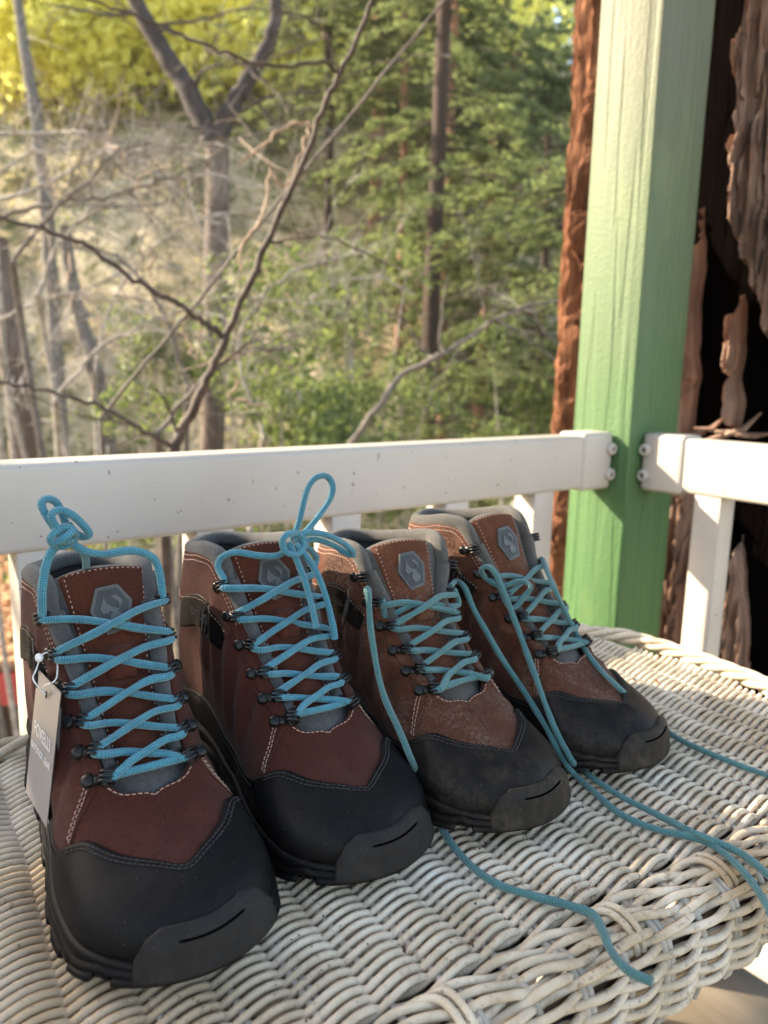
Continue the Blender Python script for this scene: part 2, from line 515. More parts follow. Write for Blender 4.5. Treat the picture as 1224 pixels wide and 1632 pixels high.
# unseen roof boards added overhead to cut the sky light on the porch
roof = bpy.data.objects.new('added_porch_roof', None)
COL.objects.link(roof)
tag(roof, 'unseen roof boards added above the porch to cut the sky light', None, None, 'structure')
for k in range(6):
    b = -.35 + k * .15
    bar('board', -3.4, .7, b, b + .146, 2.55, 2.58, M['deck'], roof, .003, 1)
RT, RB = CAMZ - .092, CAMZ - .182
def railing(label, along_d1):
    root = empty('porch_railing', label, 'railing', tuple(porch(-1.2, -.06) if along_d1 else porch(.06, .9)))
    root['group'] = 'white vinyl railings of the porch'
    inv = np.array(root.location)
    ch = []
    def rb(name, s0, s1, t0, t1, z0, z1, bev=.004, seg=3):
        # s runs away from the post along the railing, t is depth behind the inner face
        if along_d1: o = bar(name, -s1, -s0, -.035 - t1, -.035 - t0, z0, z1, M['vinyl'], None, bev, seg)
        else: o = bar(name, .035 + t0, .035 + t1, s0, s1, z0, z1, M['vinyl'], None, bev, seg)
        o.parent = root
        o.location = np.array(o.location) - inv
        return o
    rb('top_rail', .004, 2.4, 0, .05, RB, RT, .007, 4)
    rb('bottom_rail', .004, 2.4, .002, .048, .06, .13, .005)
    br = rb('bracket', .002, .082, -.0045, .0545, RB - .004, RT + .005, .009, 4)
    starts = [.142, .335, .533, .719, .909] + [1.10 + .19 * k for k in range(7)] if along_d1 else [.1025 + .19 * k for k in range(12)]
    for s0 in starts:
        rb('baluster', s0, s0 + .0465, .004, .048, .125, RB + .003, .002, 2)
    # screw ears at the inner end of the bracket
    for z in (RT - .024, RB + .022):
        m = MB()
        m.lathe([(0, .0), (.0105, .0), (.0112, .006), (.0095, .011), (.005, .012), (.004, .0095), (.0, .009)], sides=16)
        e = m.build('screw_ear', M['vinyl'], root)
        dirw = D2 if along_d1 else -D1
        c = porch(-.011, -.0345, z) if along_d1 else porch(.0345, .011, z)
        e.matrix_local = Matrix(frame(c - inv, V(0, 0, 1), dirw * 1.0))
        m = MB().lathe([(0, .0108), (.0034, .0108), (.0034, .0098)], sides=10)
        sc_ = m.build('screw', M['screw'], e)
    return root
railing('white railing on the left with the long top rail behind the boots', True)
railing('short stretch of white railing to the right of the green post', False)

# ------------------------------------------------------------------ the burnt redwood beside the porch
TC, TR, TCORE = V(1.009, 1.824), .55, .465
tree = empty('redwood_tree', 'huge redwood trunk with a black burnt hollow right behind the green post', 'tree', (TC[0], TC[1], -3))
def cyl(px, py, R):
    d = ray(px, py); o = CAMPOS
    a = d[0] ** 2 + d[1] ** 2
    b = 2 * (d[0] * (o[0] - TC[0]) + d[1] * (o[1] - TC[1]))
    c = (o[0] - TC[0]) ** 2 + (o[1] - TC[1]) ** 2 - R * R
    t = (-b - math.sqrt(max(0, b * b - 4 * a * c))) / (2 * a)
    p = o + d * t
    return math.atan2(p[1] - TC[1], p[0] - TC[0]), p[2]
nph, nzt = 150, 170
ph = np.linspace(0, 2 * np.pi, nph, endpoint=False)
z = np.linspace(-3.4, 7, nzt)
PH, Z = np.meshgrid(ph, z)
R = TCORE + .035 * (vfbm(PH * TR * 14, Z * 1.6, 4, 3) - .5) + .018 * (vfbm(PH * TR * 60, Z * 9, 3, 9) - .5) + np.clip(.0 - Z, 0, 9) ** 2 * .03
P = np.stack([R * np.cos(PH), R * np.sin(PH), Z + 3], -1)
MB().grid(P, closed_v=True).build('trunk', M['char'], tree)

def sdpoly(X, Y, poly):                                   # signed distance, positive inside
    poly = np.asarray(poly, float)
    d = np.full(X.shape, 1e9)
    ins = np.zeros(X.shape, bool)
    for (x0, y0), (x1, y1) in zip(poly, np.roll(poly, -1, 0)):
        ex, ey = x1 - x0, y1 - y0
        t = np.clip(((X - x0) * ex + (Y - y0) * ey) / (ex * ex + ey * ey + 1e-12), 0, 1)
        d = np.minimum(d, np.hypot(X - x0 - t * ex, Y - y0 - t * ey))
        with np.errstate(divide='ignore', invalid='ignore'):
            c = ((y0 > Y) != (y1 > Y)) & (X < (x1 - x0) * (Y - y0) / (y1 - y0 + 1e-12) + x0)
        ins ^= c
    return np.where(ins, d, -d)
def plate(poly, mat, thick=.085, cell=.0075, seed=0, label=None, lift=0.0, rag=1.0):
    """thick slab of bark on the trunk; poly is (arc length, height) on the bark's outer face"""
    poly = np.asarray(poly, float)
    s0, s1 = poly[:, 0].min() - .03, poly[:, 0].max() + .03
    z0, z1 = max(-3.2, poly[:, 1].min() - .05), min(6, poly[:, 1].max() + .05)
    s = np.arange(s0, s1, cell)
    zz = np.arange(z0, z1, cell * 2.2)
    S, Zz = np.meshgrid(s, zz)
    jit = .030 * (vfbm(S * 34, Zz * 8, 4, seed) - .5) + .024 * (vfbm(S * 120, Zz * 16, 3, seed + 3) - .5)
    d = sdpoly(S, Zz, poly) + jit * rag
    wx = S * 46 + 2.2 * vnoise(S * 6, Zz * 2.4, seed + 5)
    fib = 1 - np.abs(vfbm(wx, Zz * 2.6, 4, seed + 7) - .5) * 3.2
    fine = 1 - np.abs(vfbm(S * 190 + 2 * vnoise(S * 9, Zz * 5, seed + 6), Zz * 8, 3, seed + 9) - .5) * 3
    crk = np.abs(vfbm(S * 24 + vnoise(S * 8, Zz * 4, seed), Zz * 1.6, 3, seed + 11) - .5) * 2
    flake = np.floor((vnoise(S * 44, Zz * 2.2, seed + 21) + .5 * vnoise(S * 110, Zz * 5, seed + 23)) * 6) / 6
    rr = TCORE - .03 + lift + thick * sstep(-.002, .010, d) * (.72 + .30 * fib) - .045 * (1 - sstep(.0, .07, crk)) + .015 * (flake - .7) + .014 * fine + .008 * vnoise(S * 300, Zz * 40, seed + 17)
    phi = S / TR
    P = np.stack([rr * np.cos(phi), rr * np.sin(phi), Zz + 3], -1)
    keep = d > -.006
    nu, nv = S.shape
    idx = np.arange(nu * nv).reshape(nu, nv)
    q = keep[:-1, :-1] | keep[1:, :-1] | keep[:-1, 1:] | keep[1:, 1:]
    f = np.stack([idx[:-1, :-1][q], idx[:-1, 1:][q], idx[1:, 1:][q], idx[1:, :-1][q]], -1)
    used, invx = np.unique(f, return_inverse=True)
    o = MB().add(P.reshape(-1, 3)[used], [tuple(r) for r in invx.reshape(f.shape).tolist()]).build('bark_plate', mat, tree, False)
    if label: o['label'] = label
    return o
def pxpoly(pts):
    r = []
    for x, y in pts:
        p, zz_ = cyl(x, y, .505)
        r.append((p * TR, zz_))
    return r
pt = cyl(907, 350, TR)[0]
def arc(deg): return (pt + math.radians(deg)) * TR
plate([(arc(-22), -.9), (arc(11), -.9), (arc(13), 1.33), (arc(13), 3.6), (arc(-22), 3.6)], M['bark'], .095, .0042, 1, None, .05)
plate([(arc(-100), -3.2), (arc(-20), -3.2), (arc(-20), 6), (arc(-100), 6)], M['bark'], .095, .012, 12, None, .05)
plate(pxpoly([(1203, -40), (1190, 60), (1177, 86), (1188, 171), (1177, 240), (1175, 347), (1199, 424), (1216, 493), (1226, 560), (1250, 620), (1330, 700), (1330, -60)]), M['bark_grey'], .12, .0032, 2)
plate(pxpoly([(1103, 325), (1108, 372), (1107, 438), (1098, 482), (1096, 560), (1101, 600), (1091, 650), (1090, 740), (1062, 740), (1072, 600), (1084, 500), (1096, 420)]), M['bark_grey'], .10, .003, 3, rag=.5)
plate(pxpoly([(1174, 462), (1184, 480), (1180, 560), (1172, 600), (1180, 640), (1170, 684), (1157, 684), (1151, 600), (1146, 540), (1151, 500), (1159, 496), (1160, 540), (1166, 540)]), M['bark_grey'], .09, .003, 4, 'narrow island of brown bark left in the burnt hollow', rag=.5)
plate(pxpoly([(1046, 780), (1108, 780), (1092, 1030), (1060, 1090), (1040, 1090)]), M['bark_grey'], .10, .003, 5, rag=.5)
plate(pxpoly([(1168, 870), (1182, 920), (1188, 1000), (1184, 1100), (1146, 1100), (1146, 1000), (1154, 930)]), M['bark_grey'], .08, .003, 6, rag=.5)
plate(pxpoly([(1172, 78), (1182, 90), (1180, 112), (1170, 130), (1166, 104)]), M['bark_grey'], .08, .003, 8, rag=.5)
# tangle of charred splinters caught in the hollow, level with the rail
m = MB()
for k in range(7):
    p, zz_ = cyl(1096 + k * 17, 694 - (k % 3) * 5, TCORE + .03)
    c = V(math.cos(p), math.sin(p), 0) * (TCORE + .03)
    m.tube([c + V(-.03, 0, zz_ + 3 - .012 * (k % 2)), c + V(0, -.01, zz_ + 3), c + V(.035, .0, zz_ + 3.004 + .014 * (k % 3))], [.004, .006, .002], 5)
m.build('splinter', M['bark_grey'], tree, False)

# ------------------------------------------------------------------ the ravine behind the porch
def ground_z(x, y):
    x, y = np.asarray(x, float), np.asarray(y, float)
    side = sstep(-1.0, 9.0, x - .12 * y)                       # 0 on the steep left, 1 on the right
    up = np.clip(y - 11, 0, 45) * (.78 - .42 * side)
    cliff = sstep(13.0, 16.5, y + 1.5 * vnoise(x * .35, y * .1, 2)) * 3.2 * (1 - side)
    rim = np.clip(np.hypot(x, y) - 16, 0, 36) * .28 * (1 - sstep(2, 12, y))
    rim = rim + np.clip(-x - 14, 0, 40) * .42 * (1 - sstep(6, 22, y))  # unseen side slopes raised to block low sky light
    z = -3.4 + up * sstep(10, 20, y) + cliff + rim
    return z + 1.3 * (vfbm(x * .22, y * .22, 4, 30) - .5) * sstep(7, 13, y) + .25 * (vfbm(x * 1.2, y * 1.2, 3, 40) - .5)
def m_ground():
    n = NT('hillside soil')
    c = n.ramp(n.noise(.55, 6, .62, (1, 1, .5), dist=.6), [(.30, (.075, .080, .034)), (.42, (.34, .27, .16)), (.56, (.62, .51, .35)), (.74, (.30, .275, .21))])
    c = n.mix(n.step(n.noise(2.4, 5, .65), .47, .66), c, (.085, .095, .032))
    return n.fin(c, .95, n.bump(n.noise(3.5, 6, .65), 1.0, .25), Specular_IOR_Level=.1)
M['ground'] = m_ground()
gx = np.concatenate([np.linspace(-60, -30, 10)[:-1], np.linspace(-30, 30, 130), np.linspace(30, 60, 10)[1:]])
gy = np.concatenate([np.linspace(-40, 2, 12)[:-1], np.linspace(2, 50, 120), np.linspace(50, 66, 6)[1:]])
GX, GY = np.meshgrid(gx, gy)
g_ = MB().grid(np.stack([GX, GY, ground_z(GX, np.minimum(GY, 52))], -1)).build('hillside', M['ground'])
tag(g_, 'steep ochre and olive hillside of the ravine beyond the porch', None, None, 'structure')

class Leaves:
    def __init__(s): s.c, s.a, s.b, s.t = [], [], [], []
    def add(s, c, a, b, t):
        s.c.append(np.asarray(c)); s.a.append(np.asarray(a)); s.b.append(np.asarray(b)); s.t.append(np.asarray(t)); return s
    def cloud(s, cen, rad, n, size, aspect=.5, flat=0.0, shell=.0, tint=(0, 1)):
        cen, rad = np.asarray(cen, float), np.asarray(rad, float)
        d = rng.normal(size=(n, 3)); d /= np.linalg.norm(d, axis=1)[:, None]
        r = rng.random(n) ** (1 / 3) * (1 - shell) + shell
        c = cen + d * r[:, None] * rad
        a = rng.normal(size=(n, 3)); a[:, 2] *= (1 - flat)
        a /= np.linalg.norm(a, axis=1)[:, None]
        b = np.cross(a, rng.normal(size=(n, 3)) + np.array([0, 0, 0])) if not flat else np.cross(a, np.array([0, 0, 1.]) + rng.normal(size=(n, 3)) * (1 - flat))
        b /= np.linalg.norm(b, axis=1)[:, None] + 1e-9
        L = size * rng.uniform(.65, 1.35, n)
        return s.add(c, a * L[:, None] / 2, b * (L * aspect)[:, None] / 2, rng.uniform(tint[0], tint[1], n))
    def build(s, name, mat, parent=None, off=(0, 0, 0)):
        c, a, b, t = (np.concatenate(q) for q in (s.c, s.a, s.b, s.t))
        c = c - np.asarray(off)
        nn = np.cross(a, b); nn /= np.linalg.norm(nn, axis=1)[:, None] + 1e-9
        k = np.linalg.norm(a, axis=1)[:, None] * .18
        v = np.stack([c - a, c - .15 * a - b + nn * k, c + a, c - .15 * a + b + nn * k], 1).reshape(-1, 3)
        f = np.arange(len(c) * 4).reshape(-1, 4)
        m = MB(); m.v, m.uv, m.n, m.f = [v], [np.zeros((len(v), 2))], len(v), f.tolist()
        m.att = np.repeat(t, 4)
        return m.build(name, mat, parent, False)

M['leaf_redwood'] = m_leaf('redwood needles', (.052, .078, .034), (.215, .255, .098), .45)
M['leaf_laurel'] = m_leaf('laurel leaves', (.050, .080, .026), (.175, .215, .068), .38)
M['leaf_yellow'] = m_leaf('sunlit yellow leaves', (.58, .57, .09), (.92, .87, .24), .62)  # leaf colour brightened to stand for strong sun
M['leaf_olive'] = m_leaf('dusty undergrowth', (.10, .105, .045), (.34, .30, .16), .3)
M['leaf_dark'] = m_leaf('shade tree leaves', (.03, .055, .02), (.07, .11, .03), .12)
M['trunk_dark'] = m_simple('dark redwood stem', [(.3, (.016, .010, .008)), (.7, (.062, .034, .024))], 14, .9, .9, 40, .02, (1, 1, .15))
M['trunk_red'] = m_simple('russet redwood stem', [(.3, (.12, .055, .035)), (.7, (.34, .18, .11))], 14, .9, .9, 40, .02, (1, 1, .15))  # sunlight on the brighter trunks is put into this bark colour
M['trunk_grey'] = m_simple('grey brown bark', [(.3, (.065, .045, .038)), (.7, (.17, .13, .11))], 12, .9, .8, 50, .01, (1, 1, .3))
M['limb_dark'] = m_simple('dark limb bark', [(.3, (.022, .017, .017)), (.7, (.065, .052, .050))], 12, .9, .8, 50, .01, (1, 1, .3))
M['trunk_lichen'] = m_simple('lichen covered bark', [(.3, (.075, .062, .055)), (.55, (.16, .145, .13)), (.8, (.33, .32, .295))], 16, .9, .8, 50, .01)
M['twig'] = m_simple('dark twig bark', [(.3, (.030, .020, .017)), (.62, (.085, .06, .05)), (.85, (.22, .18, .155))], 30, .75, .6, 120, .003)
M['twig_grey'] = m_simple('grey lichen twigs', [(.3, (.17, .145, .13)), (.7, (.46, .42, .385))], 18, .85, .5, 90, .004)
M['twig_mid'] = m_simple('brown grey twigs', [(.3, (.06, .048, .042)), (.7, (.19, .165, .145))], 18, .8, .5, 90, .004)
M['twig_tan'] = m_simple('tan twigs', [(.3, (.25, .17, .12)), (.7, (.50, .38, .28))], 18, .8)  # tan colour stands for sunlight on twigs

def pxline(pts, Y, n=6, wig=0.0):
    """branch given by picture landmarks and its distance; returns a smooth world polyline"""
    if np.isscalar(Y): Y = [Y] * len(pts)
    P = spline([at(x, y, yy) for (x, y), yy in zip(pts, Y)], n)
    if wig: P[1:-1] += rng.normal(size=(len(P) - 2, 3)) * wig
    return P
def grow(m, P, r0, depth, nkid, length, spread=.9, sides=5, up=.15, bend=.25):
    """side twigs along polyline P, recursively"""
    L = len(P)
    for k in range(nkid):
        i = rng.integers(max(1, L // 6), L - 1)
        t = P[min(i + 1, L - 1)] - P[i - 1]; t = t / (np.linalg.norm(t) + 1e-9)
        d = t * rng.uniform(.2, .9) + rng.normal(size=3) * spread * .6 + V(0, 0, up)
        d /= np.linalg.norm(d)
        ln = length * rng.uniform(.45, 1.2)
        q = [P[i]]
        for s in range(5):
            d = d + rng.normal(size=3) * bend * .5 + V(0, 0, -.04)
            d /= np.linalg.norm(d)
            q.append(q[-1] + d * ln / 5)
        q = np.array(q)
        rr = r0 * rng.uniform(.35, .6)
        m.tube(q, np.linspace(rr, rr * .35, len(q)), sides, False)
        if depth > 1: grow(m, q, rr, depth - 1, max(2, nkid // 3), length * .5, spread, 4, up, bend)

def tree_thing(name, label, base, group=None, cat='tree'):
    return empty(name, label, cat, tuple(base), 0, group)

# far wooded ridge, lit yellow by the low sun: one mass
far = Leaves()
for k in range(330):
    x = rng.uniform(-26, 7); y = rng.uniform(25, 44)
    zg = float(ground_z(x, y))
    h = rng.uniform(1.8, 6.0) * (1.0 if x < 0 else .7)
    far.cloud((x, y, zg + h * .55), (1.5, 1.5, h * .55), 130, .42, .6, 0, .35, (.05, 1))
for k in range(420):
    c_ = at(rng.uniform(-60, 560), rng.uniform(-90, 135), rng.uniform(19, 27))
    far.cloud(c_, (1.3, 1.0, .9), 42, .40, .6, 0, .0, (.2, 1))
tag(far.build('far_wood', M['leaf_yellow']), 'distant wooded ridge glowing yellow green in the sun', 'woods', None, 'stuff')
far = Leaves()
for k in range(120):
    x = rng.uniform(4, 30); y = rng.uniform(24, 44)
    zg = float(ground_z(x, y))
    h = rng.uniform(2.0, 6.0)
    far.cloud((x, y, zg + h * .5), (1.3, 1.3, h * .5), 120, .42, .45, .2, .3, (0, 1))
tag(far.build('far_wood', M['leaf_laurel']), 'distant green trees far up behind the redwoods', 'woods', None, 'stuff')
und = Leaves()
for k in range(520):
    x = rng.uniform(-16, 14); y = rng.uniform(9.5, 28)
    if rng.random() < .6 and x < 0 and 12 < y < 18: continue
    zg = float(ground_z(x, y))
    h = rng.uniform(.25, .9)
    und.cloud((x, y, zg + h * .4), (h * 1.1, h * 1.1, h * .7), 60, .16 + .006 * y, .4, 0, .2, (0, 1))
tag(und.build('undergrowth', M['leaf_olive']), 'dusty olive undergrowth scattered over the hillside', 'undergrowth', None, 'stuff')
lit = Leaves()
for k in range(130):
    x = rng.uniform(-14, 16); y = rng.uniform(8.5, 22)
    zg = float(ground_z(x, y)); h = rng.uniform(.3, .9)
    lit.cloud((x, y, zg + h * .5), (h, h, h * .8), 70, .15, .45, 0, .2, (0, 1))
tag(lit.build('ground_cover', M['leaf_laurel']), 'fresh green ferns and saplings on the lower slope', 'ground cover', None, 'stuff')

# yellow-leaved trees on the ridge
YT = [(40, 90, 20, 'slim pale tree with yellow leaves at the top left corner'), (150, 60, 23, 'yellow leaved tree left of the forked trunk'),
      (310, 40, 22, 'yellow leaved tree between the two limbs of the forked trunk'), (470, 60, 21, 'yellow green tree just right of the forked trunk')]
for px, py, Y, lab in YT:
    c = at(px, py, Y); gz = float(ground_z(c[0], Y))
    t = tree_thing('yellow_tree', lab, (c[0], Y, gz), 'yellow leaved trees high on the slope')
    m = MB(); top = c[2] + 2.5 - gz
    P = spline([(0, 0, -.3), (rng.uniform(-.2, .2), 0, top * .4), (rng.uniform(-.3, .3), 0, top * .75), (rng.uniform(-.4, .4), 0, top)], 5)
    m.tube(P, np.linspace(.13, .04, len(P)), 7)
    grow(m, P, .07, 2, 12, 1.8)
    m.build('trunk', M['trunk_grey'], t)
    lv = Leaves()
    for k in range(26):
        q = P[rng.integers(len(P) // 3, len(P))] + rng.normal(size=3) * V(1.5, .9, .8)
        lv.cloud(q, (.7, .7, .45), 75, .26, .6, .3, 0, (.1, 1))
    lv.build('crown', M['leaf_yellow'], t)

# forked bare tree
b0 = at(338, 760, 9.4); gz = float(ground_z(b0[0], 9.4))
t = tree_thing('forked_tree', 'bare grey brown tree whose trunk forks into two thick limbs at the upper left', (b0[0], 9.4, gz))
off = V(b0[0], 9.4, gz)
m = MB()
P = np.vstack([[V(0, 0, -.4)], pxline([(336, 900), (338, 740), (343, 480), (347, 300), (347, 222)], 9.4) - off])
m.tube(P, np.linspace(.155, .14, len(P)), 12)
m.build('trunk', M['trunk_grey'], t)
for pts, w in (([(346, 235), (325, 195), (290, 130), (245, 55), (200, -30), (170, -110)], (.145, .075)), ([(347, 235), (360, 190), (388, 140), (425, 75), (440, 20), (438, -60)], (.12, .06))):
    m = MB()
    P = pxline(pts, 9.4, 6, .012) - off
    m.tube(P, np.linspace(w[0], w[1], len(P)), 10)
    grow(m, P, .02, 2, 7, 1.3)
    m.build('limb', M['limb_dark'], t)
m = MB()
for pts in ([(350, 200), (420, 160), (520, 140), (620, 95), (720, 90)], [(335, 205), (250, 200), (180, 195), (90, 215)], [(300, 150), (330, 110), (420, 95), (520, 60)],
            [(225, 20), (160, 25), (70, 5)], [(385, 140), (440, 200), (470, 250)], [(250, 40), (320, 30), (400, 15), (520, 35)], [(345, 240), (300, 300), (230, 330), (120, 320)], [(240, 45), (300, 60), (350, 85), (420, 130), (460, 180)]):
    P = pxline(pts, [9.4 - .25 * k for k in range(len(pts))], 5, .015) - off
    m.tube(P, np.linspace(.021, .008, len(P)), 6)
    grow(m, P, .011, 2, 8, .8)
m.build('branches', M['twig'], t)

# slim trunks at the left
for px, pts, Y, w, mt, lab in ((0, [(-2, 380), (8, 470), (22, 570), (36, 690), (42, 800)], 7.6, .12, 'trunk_grey', 'grey brown trunk rising at the left edge above the railing'),
                        (1, [(105, 360), (118, 470), (142, 560), (163, 640), (182, 800)], 7.2, .078, 'trunk_lichen', 'slim leaning trunk covered in pale lichen at the left'),
                        (2, [(20, -60), (36, 60), (52, 150), (70, 300), (84, 460)], 12, .09, 'trunk_lichen', 'thin pale trunk leaning in the top left corner')):
    P = pxline(pts, Y, 6, .01)
    base = V(P[-1][0], Y, float(ground_z(P[-1][0], Y)))
    t = tree_thing('slim_tree', lab, base, 'slim bare trunks at the left')
    m = MB(); Q = np.vstack([P - base, [V(0.02, 0, -.3)]])
    m.tube(Q, np.linspace(w * .7, w * 1.25, len(Q)), 10)
    m.build('trunk', M[mt], t)
    m = MB(); grow(m, Q, .02, 3, 11, 1.0)
    tag(m.build('branches', M['twig_grey'], t), None, None, None, 'stuff')

# tangle of grey arching shrubs
ARCS = [[(-40, 300), (40, 250), (130, 236), (230, 262), (300, 320), (328, 395)], [(-30, 330), (60, 300), (140, 255), (220, 240), (330, 250)],
        [(20, 420), (70, 350), (130, 300), (190, 240), (250, 225)], [(-20, 215), (80, 210), (170, 225), (270, 290)], [(60, 470), (100, 380), (160, 330), (250, 290), (330, 280), (420, 300)],
        [(-20, 360), (50, 330), (130, 318), (220, 300), (300, 270), (400, 215), (500, 200)], [(150, 600), (180, 480), (240, 400), (320, 350), (430, 330)],
        [(420, 700), (380, 560), (420, 470), (500, 420), (600, 400)], [(300, 620), (260, 500), (200, 420), (120, 380)], [(480, 640), (460, 540), (500, 470), (590, 440), (660, 470)],
        [(90, 640), (150, 560), (230, 520), (330, 480), (420, 470)], [(250, 690), (330, 600), (400, 560), (470, 560)], [(-10, 520), (60, 480), (140, 470), (230, 500)]]
for g0, lab, Y in ((0, 'grey arching shrub of leafless lichen twigs at the left', 6.2), (1, 'leafless twiggy shrub in front of the forked trunk', 5.2), (2, 'low tangle of bare twigs just above the left railing', 4.6)):
    arcs = ARCS[g0::3]
    b0 = at(150 + 130 * g0, 760, Y)
    base = V(b0[0], Y, float(ground_z(b0[0], Y)))
    t = tree_thing('bare_shrub', lab, base, 'bare twiggy shrubs beyond the railing', 'shrub')
    m = MB()
    for a in arcs:
        P = pxline(a, Y + rng.uniform(-.5, .5), 5, .008)
        gb = V(P[0][0] * .8 + base[0] * .2, Y, base[2] - .1)
        st = np.vstack([[gb], [gb * .45 + P[0] * .55 + rng.normal(size=3) * .12], P]) - base
        P = st
        m.tube(spline(P[:3], 5), .022, 6)
        P = P[2:]
        m.tube(P, np.linspace(.015, .006, len(P)), 6)
        grow(m, P, .0095, 3, 14, .62, 1.1)
        for w_ in range(3):
            i = rng.integers(3, len(P) - 1); q_ = MB(); grow(q_, P[i - 2:i + 2], .012, 2, 1, .5, 1.1)
            q_.build('tan_twig', M['twig_tan'], t)
    m.build('branches', M['twig_mid' if g0 == 2 else 'twig_grey'], t)

# the near sapling whose dark stem and limbs cross the view
t = tree_thing('bare_sapling', 'dark bare sapling close behind the railing with one long leaning stem and forked limbs', (-.75, 2.35, -3.35))
off = V(-.75, 2.35, -3.35)
m = MB()
P = pxline([(262, 800), (276, 722), (305, 660), (335, 595), (360, 540), (385, 480), (420, 400), (455, 320), (490, 240), (525, 150), (560, 80), (600, -15), (620, -70)], 2.35, 6, .0025) - off
P = np.vstack([[V(0, 0, -.2)], [V(0.02, 0, 1.2)], P])
r = np.interp(np.arange(len(P)), [0, 2, 20, 30, len(P)], [.022, .0175, .0135, .011, .0055])
r = r * (1 + .22 * (vnoise(np.arange(len(P)) * .8, np.zeros(len(P)), 3) - .3))
m.tube(P, r, 9)
m.build('stem', M['twig'], t)
for pts, w, nk in (([(360, 540), (322, 512), (285, 485), (240, 462), (185, 425), (130, 388), (80, 370), (0, 347), (-60, 330)], .0095, 7),
                   ([(283, 712), (255, 700), (205, 672), (150, 645), (80, 625), (0, 610), (-50, 600)], .0085, 6),
                   ([(425, 390), (470, 378), (520, 378), (570, 398), (640, 430)], .005, 4),
                   ([(540, 115), (510, 100), (440, 105), (370, 88), (300, 60), (230, 30), (120, -10)], .006, 6),
                   ([(538, 112), (520, 60), (490, 30), (430, 10)], .004, 3),
                   ([(335, 593), (400, 540), (430, 500)], .0035, 2), ([(288, 705), (262, 640), (240, 612)], .005, 0)):
    m = MB()
    P = pxline(pts, [2.35 - .03 * k for k in range(len(pts))], 6, .003) - off
    m.tube(P, np.linspace(w, w * .45, len(P)), 7)
    grow(m, P, w * .55, 2, nk, .32, 1.0, 4)
    m.build('limb', M['twig'], t)
# pale twigs hanging from it, sunlight put into their tan colour
for pts, Y in (([(492, 200), (480, 240), (455, 300), (430, 270), (425, 330), (395, 375), (383, 405), (384, 432)], 2.6), ([(470, 195), (490, 198), (503, 205)], 2.6),
               ([(292, 520), (300, 545), (312, 570)], 2.4), ([(372, 600), (382, 612), (365, 630), (395, 640), (430, 650)], 2.5), ([(108, 400), (112, 430), (108, 450)], 3.0),
               ([(470, 195), (440, 215), (410, 240), (380, 260)], 2.7), ([(240, 400), (246, 412), (238, 430), (243, 452)], 2.5)):
    m = MB()
    P = pxline(pts, Y, 5, .004) - off
    m.tube(P, .0042, 6)
    m.build('hanging_twig', M['twig_tan'], t)

# straight slim stem slanting to the top right
P = pxline([(160, 665), (330, 462), (400, 374), (560, 182), (712, -5), (780, -90)], 2.9, 10, .0015)
t = tree_thing('straight_stem', 'thin straight grey stem slanting up to the right across the trees', (P[0][0], 2.9, -3.35), None, 'stem')
q = np.vstack([[V(-.02, 0, -.1)], P - V(P[0][0], 2.9, -3.35)])
MB().tube(q, np.linspace(.0075, .0045, len(q)), 7).build('stem', M['twig_mid'], t)

# bowed branch right of centre
P = pxline([(520, 760), (556, 712), (600, 652), (640, 598), (690, 572), (745, 540), (800, 505), (860, 484), (930, 478)], [4.3, 4.3, 4.3, 4.4, 4.4, 4.5, 4.5, 4.6, 4.7], 6, .004)
t = tree_thing('bowed_sapling', 'grey bowed sapling arching to the right in front of the redwoods', (P[0][0], 4.3, -3.4))
m = MB(); q = np.vstack([[V(0, 0, -.1)], P - V(P[0][0], 4.3, -3.4)])
m.tube(q, np.linspace(.022, .008, len(q)), 8)
grow(m, q[8:], .009, 3, 9, .7, 1.0)
for pts in ([(690, 572), (660, 540), (630, 490)], [(700, 560), (705, 500), (712, 430)], [(790, 510), (850, 545), (900, 590)], [(840, 486), (880, 540), (915, 560)]):
    w_ = pxline(pts, 4.45, 5, .005) - V(P[0][0], 4.3, -3.4)
    w_[0] = q[int(np.argmin(np.linalg.norm(q - w_[0], axis=1)))]
    m.tube(w_, np.linspace(.010, .004, 11), 6)
m.build('branches', M['twig_mid'], t)

